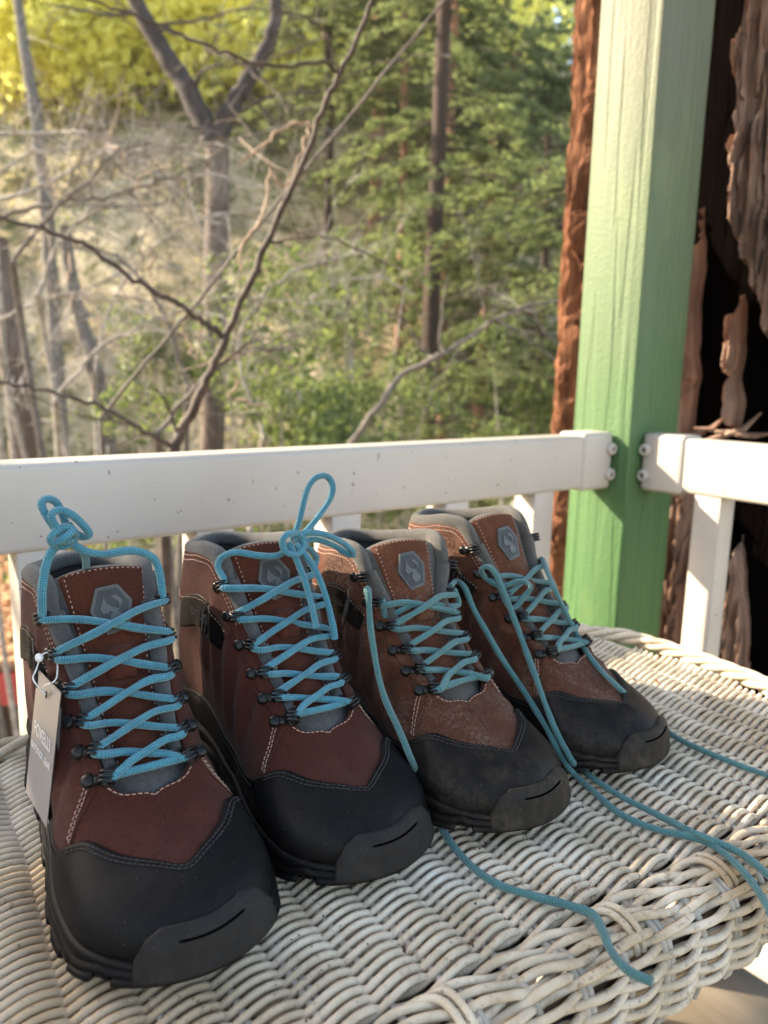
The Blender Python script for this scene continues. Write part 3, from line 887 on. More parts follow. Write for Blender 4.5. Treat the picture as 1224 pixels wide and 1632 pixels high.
# redwoods
def redwood(px, Y, w, top, mat, label, nb, blen, z0=.4, leaf=.115):
    c = at(px, 600, Y)
    base = V(c[0], Y, float(ground_z(c[0], Y)))
    t = tree_thing('redwood', label, base, 'slender redwoods in the ravine')
    H = top - base[2]
    P = spline([(0, 0, -.4), (rng.uniform(-.05, .05), 0, H * .3), (rng.uniform(-.1, .1), 0, H * .65), (0, 0, H)], 7)
    m = MB(); m.tube(P, np.linspace(w, w * .45, len(P)), 12)
    m.build('trunk', M[mat], t)
    m, lv = MB(), Leaves()
    for k in range(nb):
        h = rng.uniform(z0, 1) * H
        ctr = V(np.interp(h, P[:, 2], P[:, 0]), 0, h)
        az = rng.uniform(0, 2 * np.pi)
        d = V(math.cos(az), math.sin(az), rng.uniform(-.25, .12))
        ln = blen * rng.uniform(.5, 1.15)
        s = np.linspace(0, 1, 9)[:, None]
        Q = ctr + d * s * ln + V(0, 0, -1) * (s ** 2) * ln * rng.uniform(.08, .32) + V(0, 0, 1) * np.sin(s * 3) * .05
        m.tube(Q, np.linspace(.016, .004, 9), 4, False)
        side = np.cross(d, V(0, 0, 1)); side /= np.linalg.norm(side)
        nt = int(10 * ln / 1.5)
        u = rng.uniform(.18, 1, nt)
        for uu in u:
            p = np.array([np.interp(uu, s[:, 0], Q[:, i]) for i in range(3)])
            sg = 1 if rng.random() < .5 else -1
            td = side * sg * rng.uniform(.5, 1) + d * rng.uniform(.2, .9) + V(0, 0, rng.uniform(-.35, .05))
            td /= np.linalg.norm(td)
            tl = rng.uniform(.25, .6) * (1.15 - uu * .5)
            n = int(21 * tl / .4)
            w_ = rng.random(n) * tl
            cc = p + td * w_[:, None] + rng.normal(size=(n, 3)) * V(.03, .03, .02) - V(0, 0, 1) * (w_ ** 2)[:, None] * .25
            ls = np.cross(td, V(0, 0, 1)); ls /= np.linalg.norm(ls)
            sgn = np.where(rng.random(n) < .5, -1, 1)[:, None]
            a = td * .7 + ls * sgn * .8 + rng.normal(size=(n, 3)) * .22
            a /= np.linalg.norm(a, axis=1)[:, None]
            b = np.cross(a, V(0, 0, 1) + rng.normal(size=(n, 3)) * .25)
            b /= np.linalg.norm(b, axis=1)[:, None]
            L = leaf * rng.uniform(.7, 1.3, n)[:, None]
            tt = np.clip(rng.normal(.45 + .25 * (rng.random() - .5), .22, n), 0, 1)
            lv.add(cc, a * L / 2, b * L * .17, tt)
    m.build('branches', M['trunk_dark'], t)
    lv.build('crown', M['leaf_redwood'], t)
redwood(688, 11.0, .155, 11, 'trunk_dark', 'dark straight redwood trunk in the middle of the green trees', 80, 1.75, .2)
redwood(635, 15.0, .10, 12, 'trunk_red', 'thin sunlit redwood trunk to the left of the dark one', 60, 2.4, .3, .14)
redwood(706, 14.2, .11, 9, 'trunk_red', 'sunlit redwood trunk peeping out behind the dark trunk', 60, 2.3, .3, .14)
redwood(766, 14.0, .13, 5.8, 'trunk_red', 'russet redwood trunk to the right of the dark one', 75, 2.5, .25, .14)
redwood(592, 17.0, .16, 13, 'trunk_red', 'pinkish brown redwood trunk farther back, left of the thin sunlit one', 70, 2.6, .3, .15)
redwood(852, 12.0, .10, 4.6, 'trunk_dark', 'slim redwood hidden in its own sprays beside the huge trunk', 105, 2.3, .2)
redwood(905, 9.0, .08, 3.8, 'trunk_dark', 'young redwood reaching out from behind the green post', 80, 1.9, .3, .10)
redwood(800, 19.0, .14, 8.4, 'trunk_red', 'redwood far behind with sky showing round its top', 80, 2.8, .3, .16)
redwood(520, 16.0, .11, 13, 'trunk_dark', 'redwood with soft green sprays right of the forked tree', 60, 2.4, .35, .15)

# broad-leaved bushes low in the ravine
for px, py, Y, r, lab in ((455, 610, 6.5, .75, 'broad leaved green bush just above the middle of the railing'), (560, 590, 7.5, .9, 'leafy laurel bush left of the dark trunk'), (640, 690, 7.0, .7, 'low green bush at the foot of the dark trunk'),
                     (480, 720, 5.6, .55, 'small yellow green bush touching the railing line'), (830, 690, 8.5, .7, 'green bush low beside the huge trunk'), (250, 590, 8.5, .5, 'dull green bush on the ochre bank'),
                     (575, 470, 9.5, .7, 'loose leafy bush left of the redwoods, higher than the others'), (180, 800, 6.0, .7, 'green bush seen through the railing gaps'), (420, 850, 6.4, .8, 'green bush below the railing behind the boots')):
    c = at(px, py, Y)
    gz = float(ground_z(c[0], Y))
    t = tree_thing('laurel_bush', lab, (c[0], Y, gz), 'green bushes in the ravine', 'bush')
    m, lv = MB(), Leaves()
    for k in range(9):
        q = c - V(c[0], Y, gz) + rng.normal(size=3) * r * V(.6, .5, .55)
        S = spline([(0, 0, -.1), q * V(.4, .4, .55), q], 5)
        m.tube(S, np.linspace(.02, .006, len(S)), 5)
        lv.cloud(q, (r * .5, r * .5, r * .38), 130, .10, .45, .25, 0, (0, 1))
    m.build('stems', M['twig_grey'], t)
    lv.build('foliage', M['leaf_laurel'], t)

# unseen tree added off the left end of the porch to shade the table
t = tree_thing('added_shade_tree', 'dense leafy tree added out of view left of the porch to shade the table', (-5.7, 1.0, -3.4))
m, lv = MB(), Leaves()
P = spline([(0, 0, -.2), (.1, .1, 3), (.2, 0, 5), (.3, 0, 7.2), (.3, 0, 8.8)], 6)
m.tube(P, np.linspace(.2, .05, len(P)), 10)
grow(m, P, .07, 2, 10, 1.2)
m.build('trunk', M['trunk_grey'], t)
for k in range(34):
    q = V(.3, .1, 7.25) + V(*(rng.uniform(-1, 1, 3) * V(.8, 1.0, 1.15)))
    q[1] = min(q[1], .38)
    lv.cloud(q, (.42, .42, .42), 200, .12, .55, 0, 0, (0, 1))
# leaves removed along chosen sun rays to let sun patches through
LV = [np.concatenate(q) for q in (lv.c, lv.a, lv.b, lv.t)]
cw = LV[0] + V(-5.7, 1.0, -3.4)
keep = np.ones(len(cw), bool)
for p, r in ((V(.245, .600, .74), .085), (V(.40, .50, .70), .055), (V(.30, .56, .71), .02), (V(.045, .60, .86), .045), (V(.145, .70, .87), .04)):
    d = cw - p
    keep &= np.linalg.norm(d - (d @ SUN)[:, None] * SUN, axis=1) > r
lv.c, lv.a, lv.b, lv.t = [[q[keep]] for q in LV]
lv.build('crown', M['leaf_dark'], t)

# ------------------------------------------------------------------ things below the porch
M['red_paint'] = m_simple('red painted board', [(.3, (.33, .035, .035)), (.7, (.46, .06, .055))], 12, .6, .3, 40, .004, (1, 1, .3))
M['roofing'] = m_simple('weathered roofing', [(.3, (.22, .12, .08)), (.7, (.42, .27, .18))], 10, .9, .6, 40, .01)
M['litter'] = m_leaf('fallen leaves', (.42, .19, .09), (.80, .52, .30), .1, .8)
M['siding'] = m_simple('pale grey siding', [(.3, (.42, .43, .44)), (.7, (.52, .53, .53))], 6, .7)
M['glass'] = m_simple('window glass', [(.3, (.05, .06, .065)), (.7, (.08, .09, .10))], 3, .12)
M['car_blue'] = m_simple('blue car paint', [(.3, (.05, .13, .42)), (.7, (.06, .16, .48))], 3, .25)
M['tyre'] = m_simple('tyre rubber', [(.3, (.012, .012, .012)), (.7, (.03, .03, .03))], 30, .85)
M['rim'] = m_simple('wheel metal', [(.3, (.35, .35, .36)), (.7, (.5, .5, .5))], 30, .3, Metallic=.8)

shed = empty('shed', 'low shed with a red fascia board and a roof covered in fallen leaves', 'shed', (-3.9, 6.2, -3.4))
so = V(-3.9, 6.2, -3.4)
e0, e1 = at(-420, 1085, 5.6), at(60, 1066, 5.75)                # eaves line
e1 = e0 + (e1 - e0) * 1.03
up_ = V(-.1, 1.9, .62)
Pq = np.array([[e0 + (e1 - e0) * s + up_ * q for s in np.linspace(0, 1, 14)] for q in np.linspace(0, 1, 10)]) - so
Pq[..., 2] += .02 * (rng.random(Pq.shape[:2]) - .5)
rf = MB().grid(Pq).build('roof', M['roofing'], shed, False, [('SOLIDIFY', dict(thickness=.05))])
lv = Leaves()
n = 5200
s, q = rng.random(n), rng.random(n)
c = e0 + (e1 - e0) * s[:, None] + up_ * q[:, None] - so + V(0, -.02, .05) + rng.random((n, 1)) * V(0, 0, .05)
a = rng.normal(size=(n, 3)) * V(1, 1, .35); a /= np.linalg.norm(a, axis=1)[:, None]
b = np.cross(a, V(0, -.3, 1) + rng.normal(size=(n, 3)) * .3); b /= np.linalg.norm(b, axis=1)[:, None]
L = rng.uniform(.05, .11, n)[:, None]
lv.add(c, a * L / 2, b * L * .3, rng.random(n))
tag(lv.build('leaf_litter', M['litter'], rf), None, None, None, 'stuff')
ex = (e1 - e0) / np.linalg.norm(e1 - e0)
Rm = np.array([ex, np.cross(V(0, 0, 1), ex), [0, 0, 1]]).T
mid = (e0 + e1) / 2 - so
MB().box(mid + V(0, -.03, -.145), (np.linalg.norm(e1 - e0) + .1, .04, .27), Rm).build('fascia', M['red_paint'], shed, False)
MB().box(mid + V(0, .5, -.95), (np.linalg.norm(e1 - e0) - .5, .1, 1.5), Rm).build('wall', M['trunk_dark'], shed, False)

house = empty('house', 'pale grey sided house with a white framed window behind the railing', 'house', tuple(at(889, 880, 9.0) * V(1, 1, 0) + V(0, 0, -3.2)))
ho = np.array(house.location)
wc = at(889, 880, 9.0) - ho
Z0 = wc[2]
X0, X1, ZT = wc[0] - .42, wc[0] + 3.2, Z0 + .95
tilt = np.array([[1, 0, 0], [0, .98, -.17], [0, .17, .98]])
for z in np.arange(-.2, ZT, .16):
    runs = ((X0, wc[0] - .27), (wc[0] + .34, X1)) if Z0 - .05 < z < Z0 + .62 else ((X0, X1),)
    for x0, x1 in runs:
        MB().box(((x0 + x1) / 2, .03, z), (x1 - x0, .03, .15), tilt).build('siding_board', M['siding'], house, False)
MB().box(((X0 + X1) / 2, 1.3, ZT / 2), (X1 - X0 - .1, 2.4, ZT + .3)).build('wall', M['siding'], house, False)
fr = MB()
for dx, dz, sx, sz in ((-.24, .3, .07, .72), (.31, .3, .07, .72), (.035, -.04, .62, .07), (.035, .64, .62, .07), (.035, .3, .48, .04)):
    fr.box((wc[0] + dx, -.01, Z0 + dz), (sx, .07, sz))
wf = fr.build('window_frame', M['vinyl'], house, False)
MB().box((wc[0] + .035, .05, Z0 + .3), (.52, .02, .66)).build('pane', M['glass'], wf, False)
MB().add([(X0 - .2, -.3, ZT), (X1 + .2, -.3, ZT), (X1 + .2, 1.3, ZT + .35), (X0 - .2, 1.3, ZT + .35), (X1 + .2, 2.8, ZT), (X0 - .2, 2.8, ZT)], [(0, 1, 2, 3), (3, 2, 4, 5)]).build('roof', M['roofing'], house, False, [('SOLIDIFY', dict(thickness=.1))])

def car(name, label, px, py, Y, rz, paint):
    c = at(px, py, Y)
    root = empty(name, label, 'car', (c[0], Y, c[2] - 1.45), rz)
    prof = [(-2.1, .35), (-2.12, .75), (-1.95, .9), (-1.15, .98), (-.55, 1.38), (.0, 1.46), (.75, 1.43), (1.45, 1.02), (2.0, .95), (2.12, .7), (2.1, .35)]
    sec = []
    for x, z in prof:
        sec.append(x); 
    P = []
    for yv, k in ((-.84, .97), (-.86, 1.0), (-.66, 1.0), (0, 1.02), (.66, 1.0), (.86, 1.0), (.84, .97)):
        row = []
        for x, z in prof:
            yy = yv * (1 - .16 * sstep(.95, 1.4, z)) if abs(yv) > .5 else yv
            row.append((x, yy, .3 + (z - .3) * (k if z > .4 else 1)))
        P.append(row)
    m = MB().grid(P)
    m.add([(x, y, z) for x, y, z in P[0]], [tuple(range(len(prof)))]).add([(x, y, z) for x, y, z in P[-1]], [tuple(reversed(range(len(prof))))])
    m.build('body', M[paint], root)
    g = MB()
    g.add([(-1.08, -.62, 1.03), (-1.08, .62, 1.03), (-.58, .55, 1.38), (-.58, -.55, 1.38)], [(0, 1, 2, 3)])
    g.add([(1.43, -.62, 1.06), (1.43, .62, 1.06), (.80, .55, 1.425), (.80, -.55, 1.425)], [(3, 2, 1, 0)])
    for sy in (-1, 1):
        g.add([(-.95, sy * .80, 1.0), (1.2, sy * .80, 1.03), (.7, sy * .735, 1.36), (-.5, sy * .735, 1.34)], [(0, 1, 2, 3)])
    g.build('windows', M['glass'], root, False, [('SOLIDIFY', dict(thickness=.03, offset=0))])
    for x in (-1.3, 1.35):
        for y in (-.78, .78):
            w = MB().lathe([(.0, -.1), (.27, -.1), (.32, -.07), (.32, .07), (.27, .1), (0, .1)], (x, y, .32), np.array([[1, 0, 0], [0, 0, 1], [0, -1, 0]]), 20).build('wheel', M['tyre'], root)
            MB().lathe([(.0, -.112), (.19, -.112), (.2, -.09), (.2, .09), (.19, .112), (0, .112)], (x, y, .32), np.array([[1, 0, 0], [0, 0, 1], [0, -1, 0]]), 16).build('rim', M['rim'], w)
    return root
car('parked_car', 'blue parked car glimpsed between the balusters behind the third boot', 622, 828, 15.5, .35, 'car_blue')

# ------------------------------------------------------------------ wicker table
E1 = V(math.cos(math.radians(33)), math.sin(math.radians(33)), 0)
EB = V(-E1[1], E1[0], 0)
TU, TN = .30, .44
tb = E1 * TU + EB * TN
table = empty('wicker_table', 'white painted wicker table carrying the four boots', 'table', (tb[0], tb[1], 0), math.radians(33))
def tl(u, n, z): return np.stack(np.broadcast_arrays(np.asarray(u, float) - TU, np.asarray(n, float) - TN, np.asarray(z, float)), -1)
PW, RS, AM = .0335, .00235, .0044
ZC = TABZ - RS - AM
def umax(n): return .748 - 1.1 * (np.asarray(n) - .48) ** 2
U0 = -.16
rows = np.arange(.642, .274, -.0037)
for j, n0 in enumerate(rows):
    u1 = float(umax(n0)) - .012
    u = np.arange(U0, u1, PW / 6)
    ph = np.pi * (u / PW + .10 * (vnoise(u * 9, np.full(len(u), n0 * 20), 4) - .5)) + np.pi * j
    cs = np.cos(ph)
    zz = ZC + AM * np.sign(cs) * np.abs(cs) ** .8 + .0016 * (vfbm(u * 14, np.full(len(u), n0 * 14), 3, 8) - .5)
    nn = n0 + .0023 * np.sin(ph) + .0022 * (vfbm(u * 7, np.full(len(u), n0 * 60), 3, 12) - .5) + .004 * (vnoise(u * 2.2, np.full(len(u), n0 * 6), 15) - .5)
    r = RS * (1 + .22 * (vnoise(u * 30, np.full(len(u), j * 3.7), 18) - .5))
    MB().tube(tl(u, nn, zz), r, 7, True, 1.0, (0, 0, 1), j * .37).build('weft_strand', M['wicker'], table)
# profile over the front edge: distance q -> (n, z)
prof = np.array([(.285, ZC), (.268, ZC), (.251, ZC - .0005), (.2425, ZC - .0035), (.2375, ZC - .009), (.2348, ZC - .018), (.234, ZC - .030), (.235, ZC - .046), (.238, ZC - .060)])
pq = np.concatenate([[0], np.cumsum(np.linalg.norm(np.diff(prof, axis=0), axis=1))])
def front(q):
    n_, z_ = np.interp(q, pq, prof[:, 0]), np.interp(q, pq, prof[:, 1])
    n2, z2 = np.interp(np.asarray(q) + .004, pq, prof[:, 0]), np.interp(np.asarray(q) + .004, pq, prof[:, 1])
    d = np.stack([n2 - n_, z2 - z_], -1); d /= np.linalg.norm(d, axis=-1)[..., None] + 1e-9
    return n_, z_, d[..., 1] * -1 * -1 * 0 + np.where(True, d[..., 1], 0), d            # tangent returned in d
u = np.arange(U0, .745, .004)
for k, q in enumerate((.017, .0255, .034)):                     # twined ropes along the rim
    for s in range(2):
        a = 2 * np.pi * u / (.066 + .006 * k) + np.pi * s + k * 1.3
        n_, z_, _, d = front(q + .0034 * np.sin(a) + .0015 * (vnoise(u * 12, np.full(len(u), k * 5.0), 3) - .5))
        nx, nz_ = -d[:, 1] * -1, d[:, 0] * -1                    # outward normal of the profile (towards up / front)
        out = .0034 * np.cos(a) + .0004
        P = tl(u, n_ + d[:, 1] * out, z_ - d[:, 0] * out)
        MB().tube(P, .0026 * (1 + .2 * (vnoise(u * 25, np.full(len(u), k * 9.1 + s), 6) - .5)), 7, True, 1, (0, 0, 1), k * .7).build('twined_strand', M['wicker'], table)
for k, q in enumerate(np.arange(.040, .094, .0047)):
    a = np.pi * u / PW + np.pi * k + .5 * (vnoise(u * 9, np.full(len(u), k * 2.0), 9) - .5)
    n_, z_, _, d = front(np.full(len(u), q) + .003 * (vfbm(u * 9, np.full(len(u), k * 3.0), 3, 5) - .5))
    out = .0042 * np.cos(a)
    P = tl(u, n_ + d[:, 1] * out, z_ - d[:, 0] * out)
    MB().tube(P, .0026 * (1 + .25 * (vnoise(u * 25, np.full(len(u), k * 7.7), 7) - .5)), 7, True, 1, (0, 0, 1), k * .9).build('apron_strand', M['wicker'], table)
# warps: run front to back inside the weave and bend over the rim
qq = np.linspace(.0, pq[-1] + .0, 22)
for k in range(int((.735 - U0) / PW)):
    uk = U0 + PW * (k + .5) + .0
    nb = np.arange(.655, .287, -.02)
    n_, z_, _, d = front(qq)
    for s in ((-1, 1) if k % 2 else (0,)):
        P = np.vstack([tl(uk + s * .0022, nb, np.full(len(nb), ZC)), tl(uk + s * .0022, n_, z_ - .0002)])
        if umax(.655) < uk + .01: P = P[P[:, 1] < np.interp(uk, [.70, .745], [.655, .52]) - TN]
        MB().tube(P, .0026, 6, True, 1, (1, 0, 0)).build('warp_cane', M['warp'], table)
# hooked warp ends on the rim
for k in range(8):
    uk = U0 + .03 + .114 * k + .012 * math.sin(k * 2.1)
    n_, z_, _, d = front(np.array([.012, .016, .022, .030, .038, .048]))
    lift = np.array([-.001, .0050, .0068, .0066, .004, -.003])
    for s in (0, 1):
        P = tl(uk + s * .0065 + np.array([-.020, -.008, -.002, 0, .001, .002]) * (1 - .5 * s), n_ + d[:, 1] * lift, z_ - d[:, 0] * lift)
        MB().tube(spline(P, 4), .0023, 7, True).build('warp_end', M['wicker'], table)
# braided border on the back and right edges
cr = .045
bp = [(U0, .652)] + [(x, .652) for x in np.linspace(0, .66, 8)]
bp += [(.665 + cr * math.sin(a), .652 - cr + cr * math.cos(a)) for a in np.radians([25, 50, 75])]
bp += [(float(umax(n)), n) for n in np.linspace(.585, .27, 9)]
bp = resample(np.column_stack([spline(np.column_stack([bp, np.zeros(len(bp))]), 8)]), .004)
bt = np.gradient(bp, axis=0); bt /= np.linalg.norm(bt, axis=1)[:, None]
bn = np.stack([bt[:, 1], -bt[:, 0], 0 * bt[:, 0]], -1)          # outward
Lb = np.arange(len(bp)) * .004
for s in range(4):
    a = 2 * np.pi * Lb / .105 + s * np.pi / 2
    P = bp - bn * .004 + bn * (.0078 * np.cos(a))[:, None]
    P = P - V(TU, TN, 0)
    P[:, 2] = TABZ + .0005 + .0052 * np.sin(a) + .001 * (vnoise(Lb * 12, np.full(len(Lb), s * 3.0), 4) - .5)
    MB().tube(P, .0046, 8, True, .85).build('braid_strand', M['wicker'], table)
Pq = np.array([[tl(a_, n_ + .0075, z_ - .004) for n_, z_ in zip(prof[3:, 0], prof[3:, 1])] for a_ in (U0 + .01, umax(.3) - .02)])
MB().grid(Pq).build('apron_backing', M['under'], table, False, [('SOLIDIFY', dict(thickness=.003))])  # dark sheet added behind the apron so its gaps look shaded
MB().box((umax(.45) / 2 + U0 / 2 - TU - .008, .455 - TN, ZC - .016), (umax(.45) - U0 - .05, .37, .012)).build('board', M['under'], table, False)  # dark board added below the weave to block light
for sx in (U0 + .06, .68):
    for sn in (.30, .61):
        m = MB(); P = np.array([(sx - TU, sn - TN, z) for z in np.linspace(.0, ZC - .02, 12)])
        m.tube(P, .016, 12)
        lg = m.build('leg', M['warp'], table)
        zz = np.linspace(.004, ZC - .03, 1400); a = zz / .0065 * 2 * np.pi
        MB().tube(np.stack([sx - TU + .0185 * np.cos(a), sn - TN + .0185 * np.sin(a), zz], -1), .0032, 5).build('leg_wrapping', M['wicker'], lg)
for (u0, n0), (u1, n1) in (((U0, .648), (.66, .648)), ((.735, .60), (.735, .27)), ((U0 + .006, .648), (U0 + .006, .27))):
    for k in range(6):
        s = np.linspace(0, 1, 90); w = .004 * np.cos(np.pi * s * math.hypot(u1 - u0, n1 - n0) / .037 + np.pi * k)
        e = V(n1 - n0, -(u1 - u0), 0); e /= np.linalg.norm(e) + 1e-9
        P = tl(u0 + (u1 - u0) * s, n0 + (n1 - n0) * s, TABZ - .014 - .0085 * k) + w[:, None] * e
        MB().tube(P, .0037, 6).build('apron_strand', M['wicker'], table)
M['crumb'] = m_leaf('dry crumbs', (.035, .02, .012), (.16, .09, .05), .0, .9)
deb = Leaves()
n = 420
uu, nn = rng.uniform(-.05, .73, n), rng.uniform(.27, .64, n)
uu[:150] = rng.uniform(.15, .55, 150); nn[:150] = rng.uniform(.28, .42, 150)
c = E1 * uu[:, None] + EB * nn[:, None] + V(0, 0, TABZ - .0012) + rng.random((n, 1)) * V(0, 0, .0018)
a = rng.normal(size=(n, 3)) * V(1, 1, .3); a /= np.linalg.norm(a, axis=1)[:, None]
b = np.cross(a, V(0, 0, 1) + rng.normal(size=(n, 3)) * .5); b /= np.linalg.norm(b, axis=1)[:, None]
L = rng.uniform(.0010, .0030, n)[:, None] * (1 + (rng.random((n, 1)) < .05) * 1.8)
deb.add(c, a * L / 2, b * L * .3, rng.random(n))
tag(deb.build('debris', M['crumb']), 'dry crumbs of leaves and soil lodged in the wicker top', None, None, 'stuff')

# ------------------------------------------------------------------ boots
ST_S = np.array([0, .08, .16, .24, .31, .36, .42, .48, .54, .60, .66, .70, .75, .82, .91, 1.0])
ST = np.array([
    [(-.003, 0, .020), (.003, 0, .043), (-.022, 0, .0500), (-.050, 0, .0525)],
    [(-.0115, .030, .020), (-.0075, .034, .042), (-.038, .016, .0525), (-.054, 0, .0540)],
    [(-.034, .051, .020), (-.034, .057, .042), (-.058, .028, .0578), (-.063, 0, .0585)],
    [(-.062, .056, .020), (-.062, .063, .045), (-.0795, .036, .0685), (-.0795, 0, .0689)],
    [(-.090, .055, .021), (-.090, .062, .048), (-.085, .039, .0730), (-.0828, .0165, .0724)],
    [(-.110, .051, .022), (-.112, .058, .052), (-.095, .041, .0785), (-.0875, .0225, .0768)],
    [(-.130, .047, .023), (-.132, .054, .058), (-.115, .042, .0900), (-.105, .0245, .0880)],
    [(-.150, .044, .024), (-.152, .051, .066), (-.136, .043, .1040), (-.123, .0265, .1030)],
    [(-.172, .041, .026), (-.174, .048, .076), (-.155, .043, .1220), (-.141, .0290, .1210)],
    [(-.195, .039, .027), (-.196, .046, .086), (-.175, .044, .1400), (-.157, .0330, .1420)],
    [(-.215, .039, .028), (-.215, .045, .090), (-.192, .045, .1550), (-.169, .0375, .1640)],
    [(-.228, .039, .028), (-.228, .045, .090), (-.205, .045, .1550), (-.179, .0390, .1760)],
    [(-.242, .040, .029), (-.243, .046, .085), (-.222, .045, .1500), (-.196, .0430, .1795)],
    [(-.262, .038, .030), (-.264, .043, .080), (-.248, .042, .1400), (-.228, .0410, .1740)],
    [(-.284, .026, .030), (-.289, .029, .080), (-.276, .027, .1400), (-.262, .0290, .1690)],
    [(-.292, 0, .030), (-.301, 0, .080), (-.288, 0, .1300), (-.276, 0, .1710)]])
ST[:5, :3, 1] *= .955
ST[5:7, :3, 1] *= .97
def _herm(s):
    s = np.clip(np.asarray(s, float), 0, 1)
    i = np.clip(np.searchsorted(ST_S, s, 'right') - 1, 0, len(ST_S) - 2)
    h = (ST_S[i + 1] - ST_S[i])
    t = (s - ST_S[i]) / h
    m = np.gradient(ST.reshape(len(ST), -1), ST_S, axis=0).reshape(ST.shape)
    m[0, :, 0] = 0; m[0, :, 2] = 0; m[-1, :, 0] = 0; m[-1, :, 2] = 0
    t, h = t[:, None, None], h[:, None, None]
    return (ST[i] * (2 * t ** 3 - 3 * t ** 2 + 1) + ST[i + 1] * (3 * t ** 2 - 2 * t ** 3) + m[i] * h * (t ** 3 - 2 * t ** 2 + t) + m[i + 1] * h * (t ** 3 - t ** 2))

class Boot:
    def __init__(b, idx, x, y, ang, old, foot, label):
        b.i, b.old, b.foot = idx, old, foot
        b.root = empty('hiking_boot', label, 'boot', (x, y, TABZ), math.radians(ang), 'brown hiking boots on the wicker table')
        b.o = V(x, y, TABZ)
        a = math.radians(ang)
        b.R = np.array([[math.cos(a), -math.sin(a), 0], [math.sin(a), math.cos(a), 0], [0, 0, 1]])
        b.sfx = '_old' if old else ''
    def loc(b, P): return (np.asarray(P, float) - b.o) @ b.R
    def hit(b, px, py, xl):
        """point of the boot's cross plane local x = xl, in boot coordinates"""
        o, d = b.loc(CAMPOS), ray(px, py) @ b.R
        return o + d * ((xl - o[0]) / d[0])
    def S(b, sig, t, raw=False):
        sig, t = np.broadcast_arrays(np.asarray(sig, float), np.asarray(t, float))
        shp = sig.shape
        q, tt = sig.ravel(), t.ravel()[:, None]
        s, sg = np.abs(q), np.sign(q)
        K = _herm(s)
        P = K[:, 0] * (1 - tt) ** 3 + 3 * K[:, 1] * tt * (1 - tt) ** 2 + 3 * K[:, 2] * tt ** 2 * (1 - tt) + K[:, 3] * tt ** 3
        P[:, 1] *= sg
        P = P.reshape(shp + (3,))
        # flex folds on the flanks, soft dents, foot asymmetry
        s, t = np.abs(sig), t
        w = sstep(.36, .44, s) * (1 - sstep(.62, .70, s)) * sstep(.22, .38, t) * (1 - sstep(.66, .82, t))
        f = np.sin(2 * np.pi * (s * 13.5 - t * 1.5) + 1.2 * np.sin(t * 5 + b.i))
        f = np.where(f > 0, f ** .7 if False else np.abs(f) ** .8, f * .9)
        out = .0021 * w * f
        dent = (vfbm(s * 11 + 7 * b.i, t * 5 + 31 * (sig > 0), 3, 2) - .5)
        out = out + (.0042 if b.old else .0018) * dent * sstep(.02, .2, t) * (1 - sstep(.9, 1, t)) * sstep(.1, .3, s)
        if b.old:
            cr = np.sin(2 * np.pi * (P[..., 0] / .016 + .5 * vnoise(P[..., 1] * 40, P[..., 0] * 30, 5)))
            out = out + .0010 * cr * sstep(-.115, -.095, P[..., 0]) * (1 - sstep(-.075, -.055, P[..., 0])) * sstep(.4, .7, t)
        P = P.copy()
        sgn = np.where(sig >= 0, 1, -1)
        P[..., 1] += sgn * out
        P[..., 2] += out * .5
        P[..., 1] += b.foot * (.010 * sstep(-.16, .0, P[..., 0]) ** 1.5 - .003 * sstep(-.09, -.2, P[..., 0]))
        P[..., 2] -= (1 - b.zs) * np.clip(P[..., 2] - .08, 0, 1)
        if b.lean:
            k = sstep(.10, .19, P[..., 2])
            P[..., 1] += k * b.lean[0] + k * sgn * np.where(sgn > 0, b.lean[2], b.lean[1]) * sstep(.55, .66, s) * (1 - sstep(.74, .9, s))
            P[..., 0] += k * b.lean[3]
        return P
    lean = (0, 0, 0, 0)
    zs = 1.0
    def SN(b, sig, t):
        e = 1e-3
        sig, t = np.broadcast_arrays(np.asarray(sig, float), np.asarray(t, float))
        s1, s0 = np.clip(sig + e, -1, 1), np.clip(sig - e, -1, 1)
        t1, t0 = np.clip(t + 2 * e, 0, 1), np.clip(t - 2 * e, 0, 1)
        N = np.cross(b.S(s1, t) - b.S(s0, t), b.S(sig, t1) - b.S(sig, t0))
        N /= np.linalg.norm(N, axis=-1)[..., None] + 1e-12
        return b.S(sig, t), N
    def panel(b, name, mat, sig, t0, t1, m, off, parent=None, round_t1=True, mods=(), soft=.0007):
        sig = np.asarray(sig, float)
        n = len(sig)
        t0, t1 = np.broadcast_to(t0, n), np.broadcast_to(t1, n)
        v = np.concatenate([[0, 0.0], np.linspace(.04, .96, m), [1.0, 1.0]])
        T = t0[:, None] + (t1 - t0)[:, None] * v[None]
        P, N = b.SN(sig[:, None] * np.ones_like(T), np.clip(T, 0, 1))
        o = np.full(len(v), off)
        o[0], o[-1] = -soft, -soft
        o[1], o[-2] = off * .72, off * .72
        O = np.broadcast_to(o, (n, len(v))).copy()
        O[0], O[-1] = -soft, -soft
        L = np.concatenate([[0], np.cumsum(np.linalg.norm(np.diff(P[:, len(v) // 2], axis=0), axis=1))])
        W = np.cumsum(np.concatenate([[0], np.linalg.norm(np.diff(P[n // 2], axis=0), axis=1)]))
        uv = np.stack(np.broadcast_arrays(L[:, None], W[None]), -1)
        return MB().grid(P + N * O[..., None], uv=uv).build(name, mat, parent or b.root, True, mods)
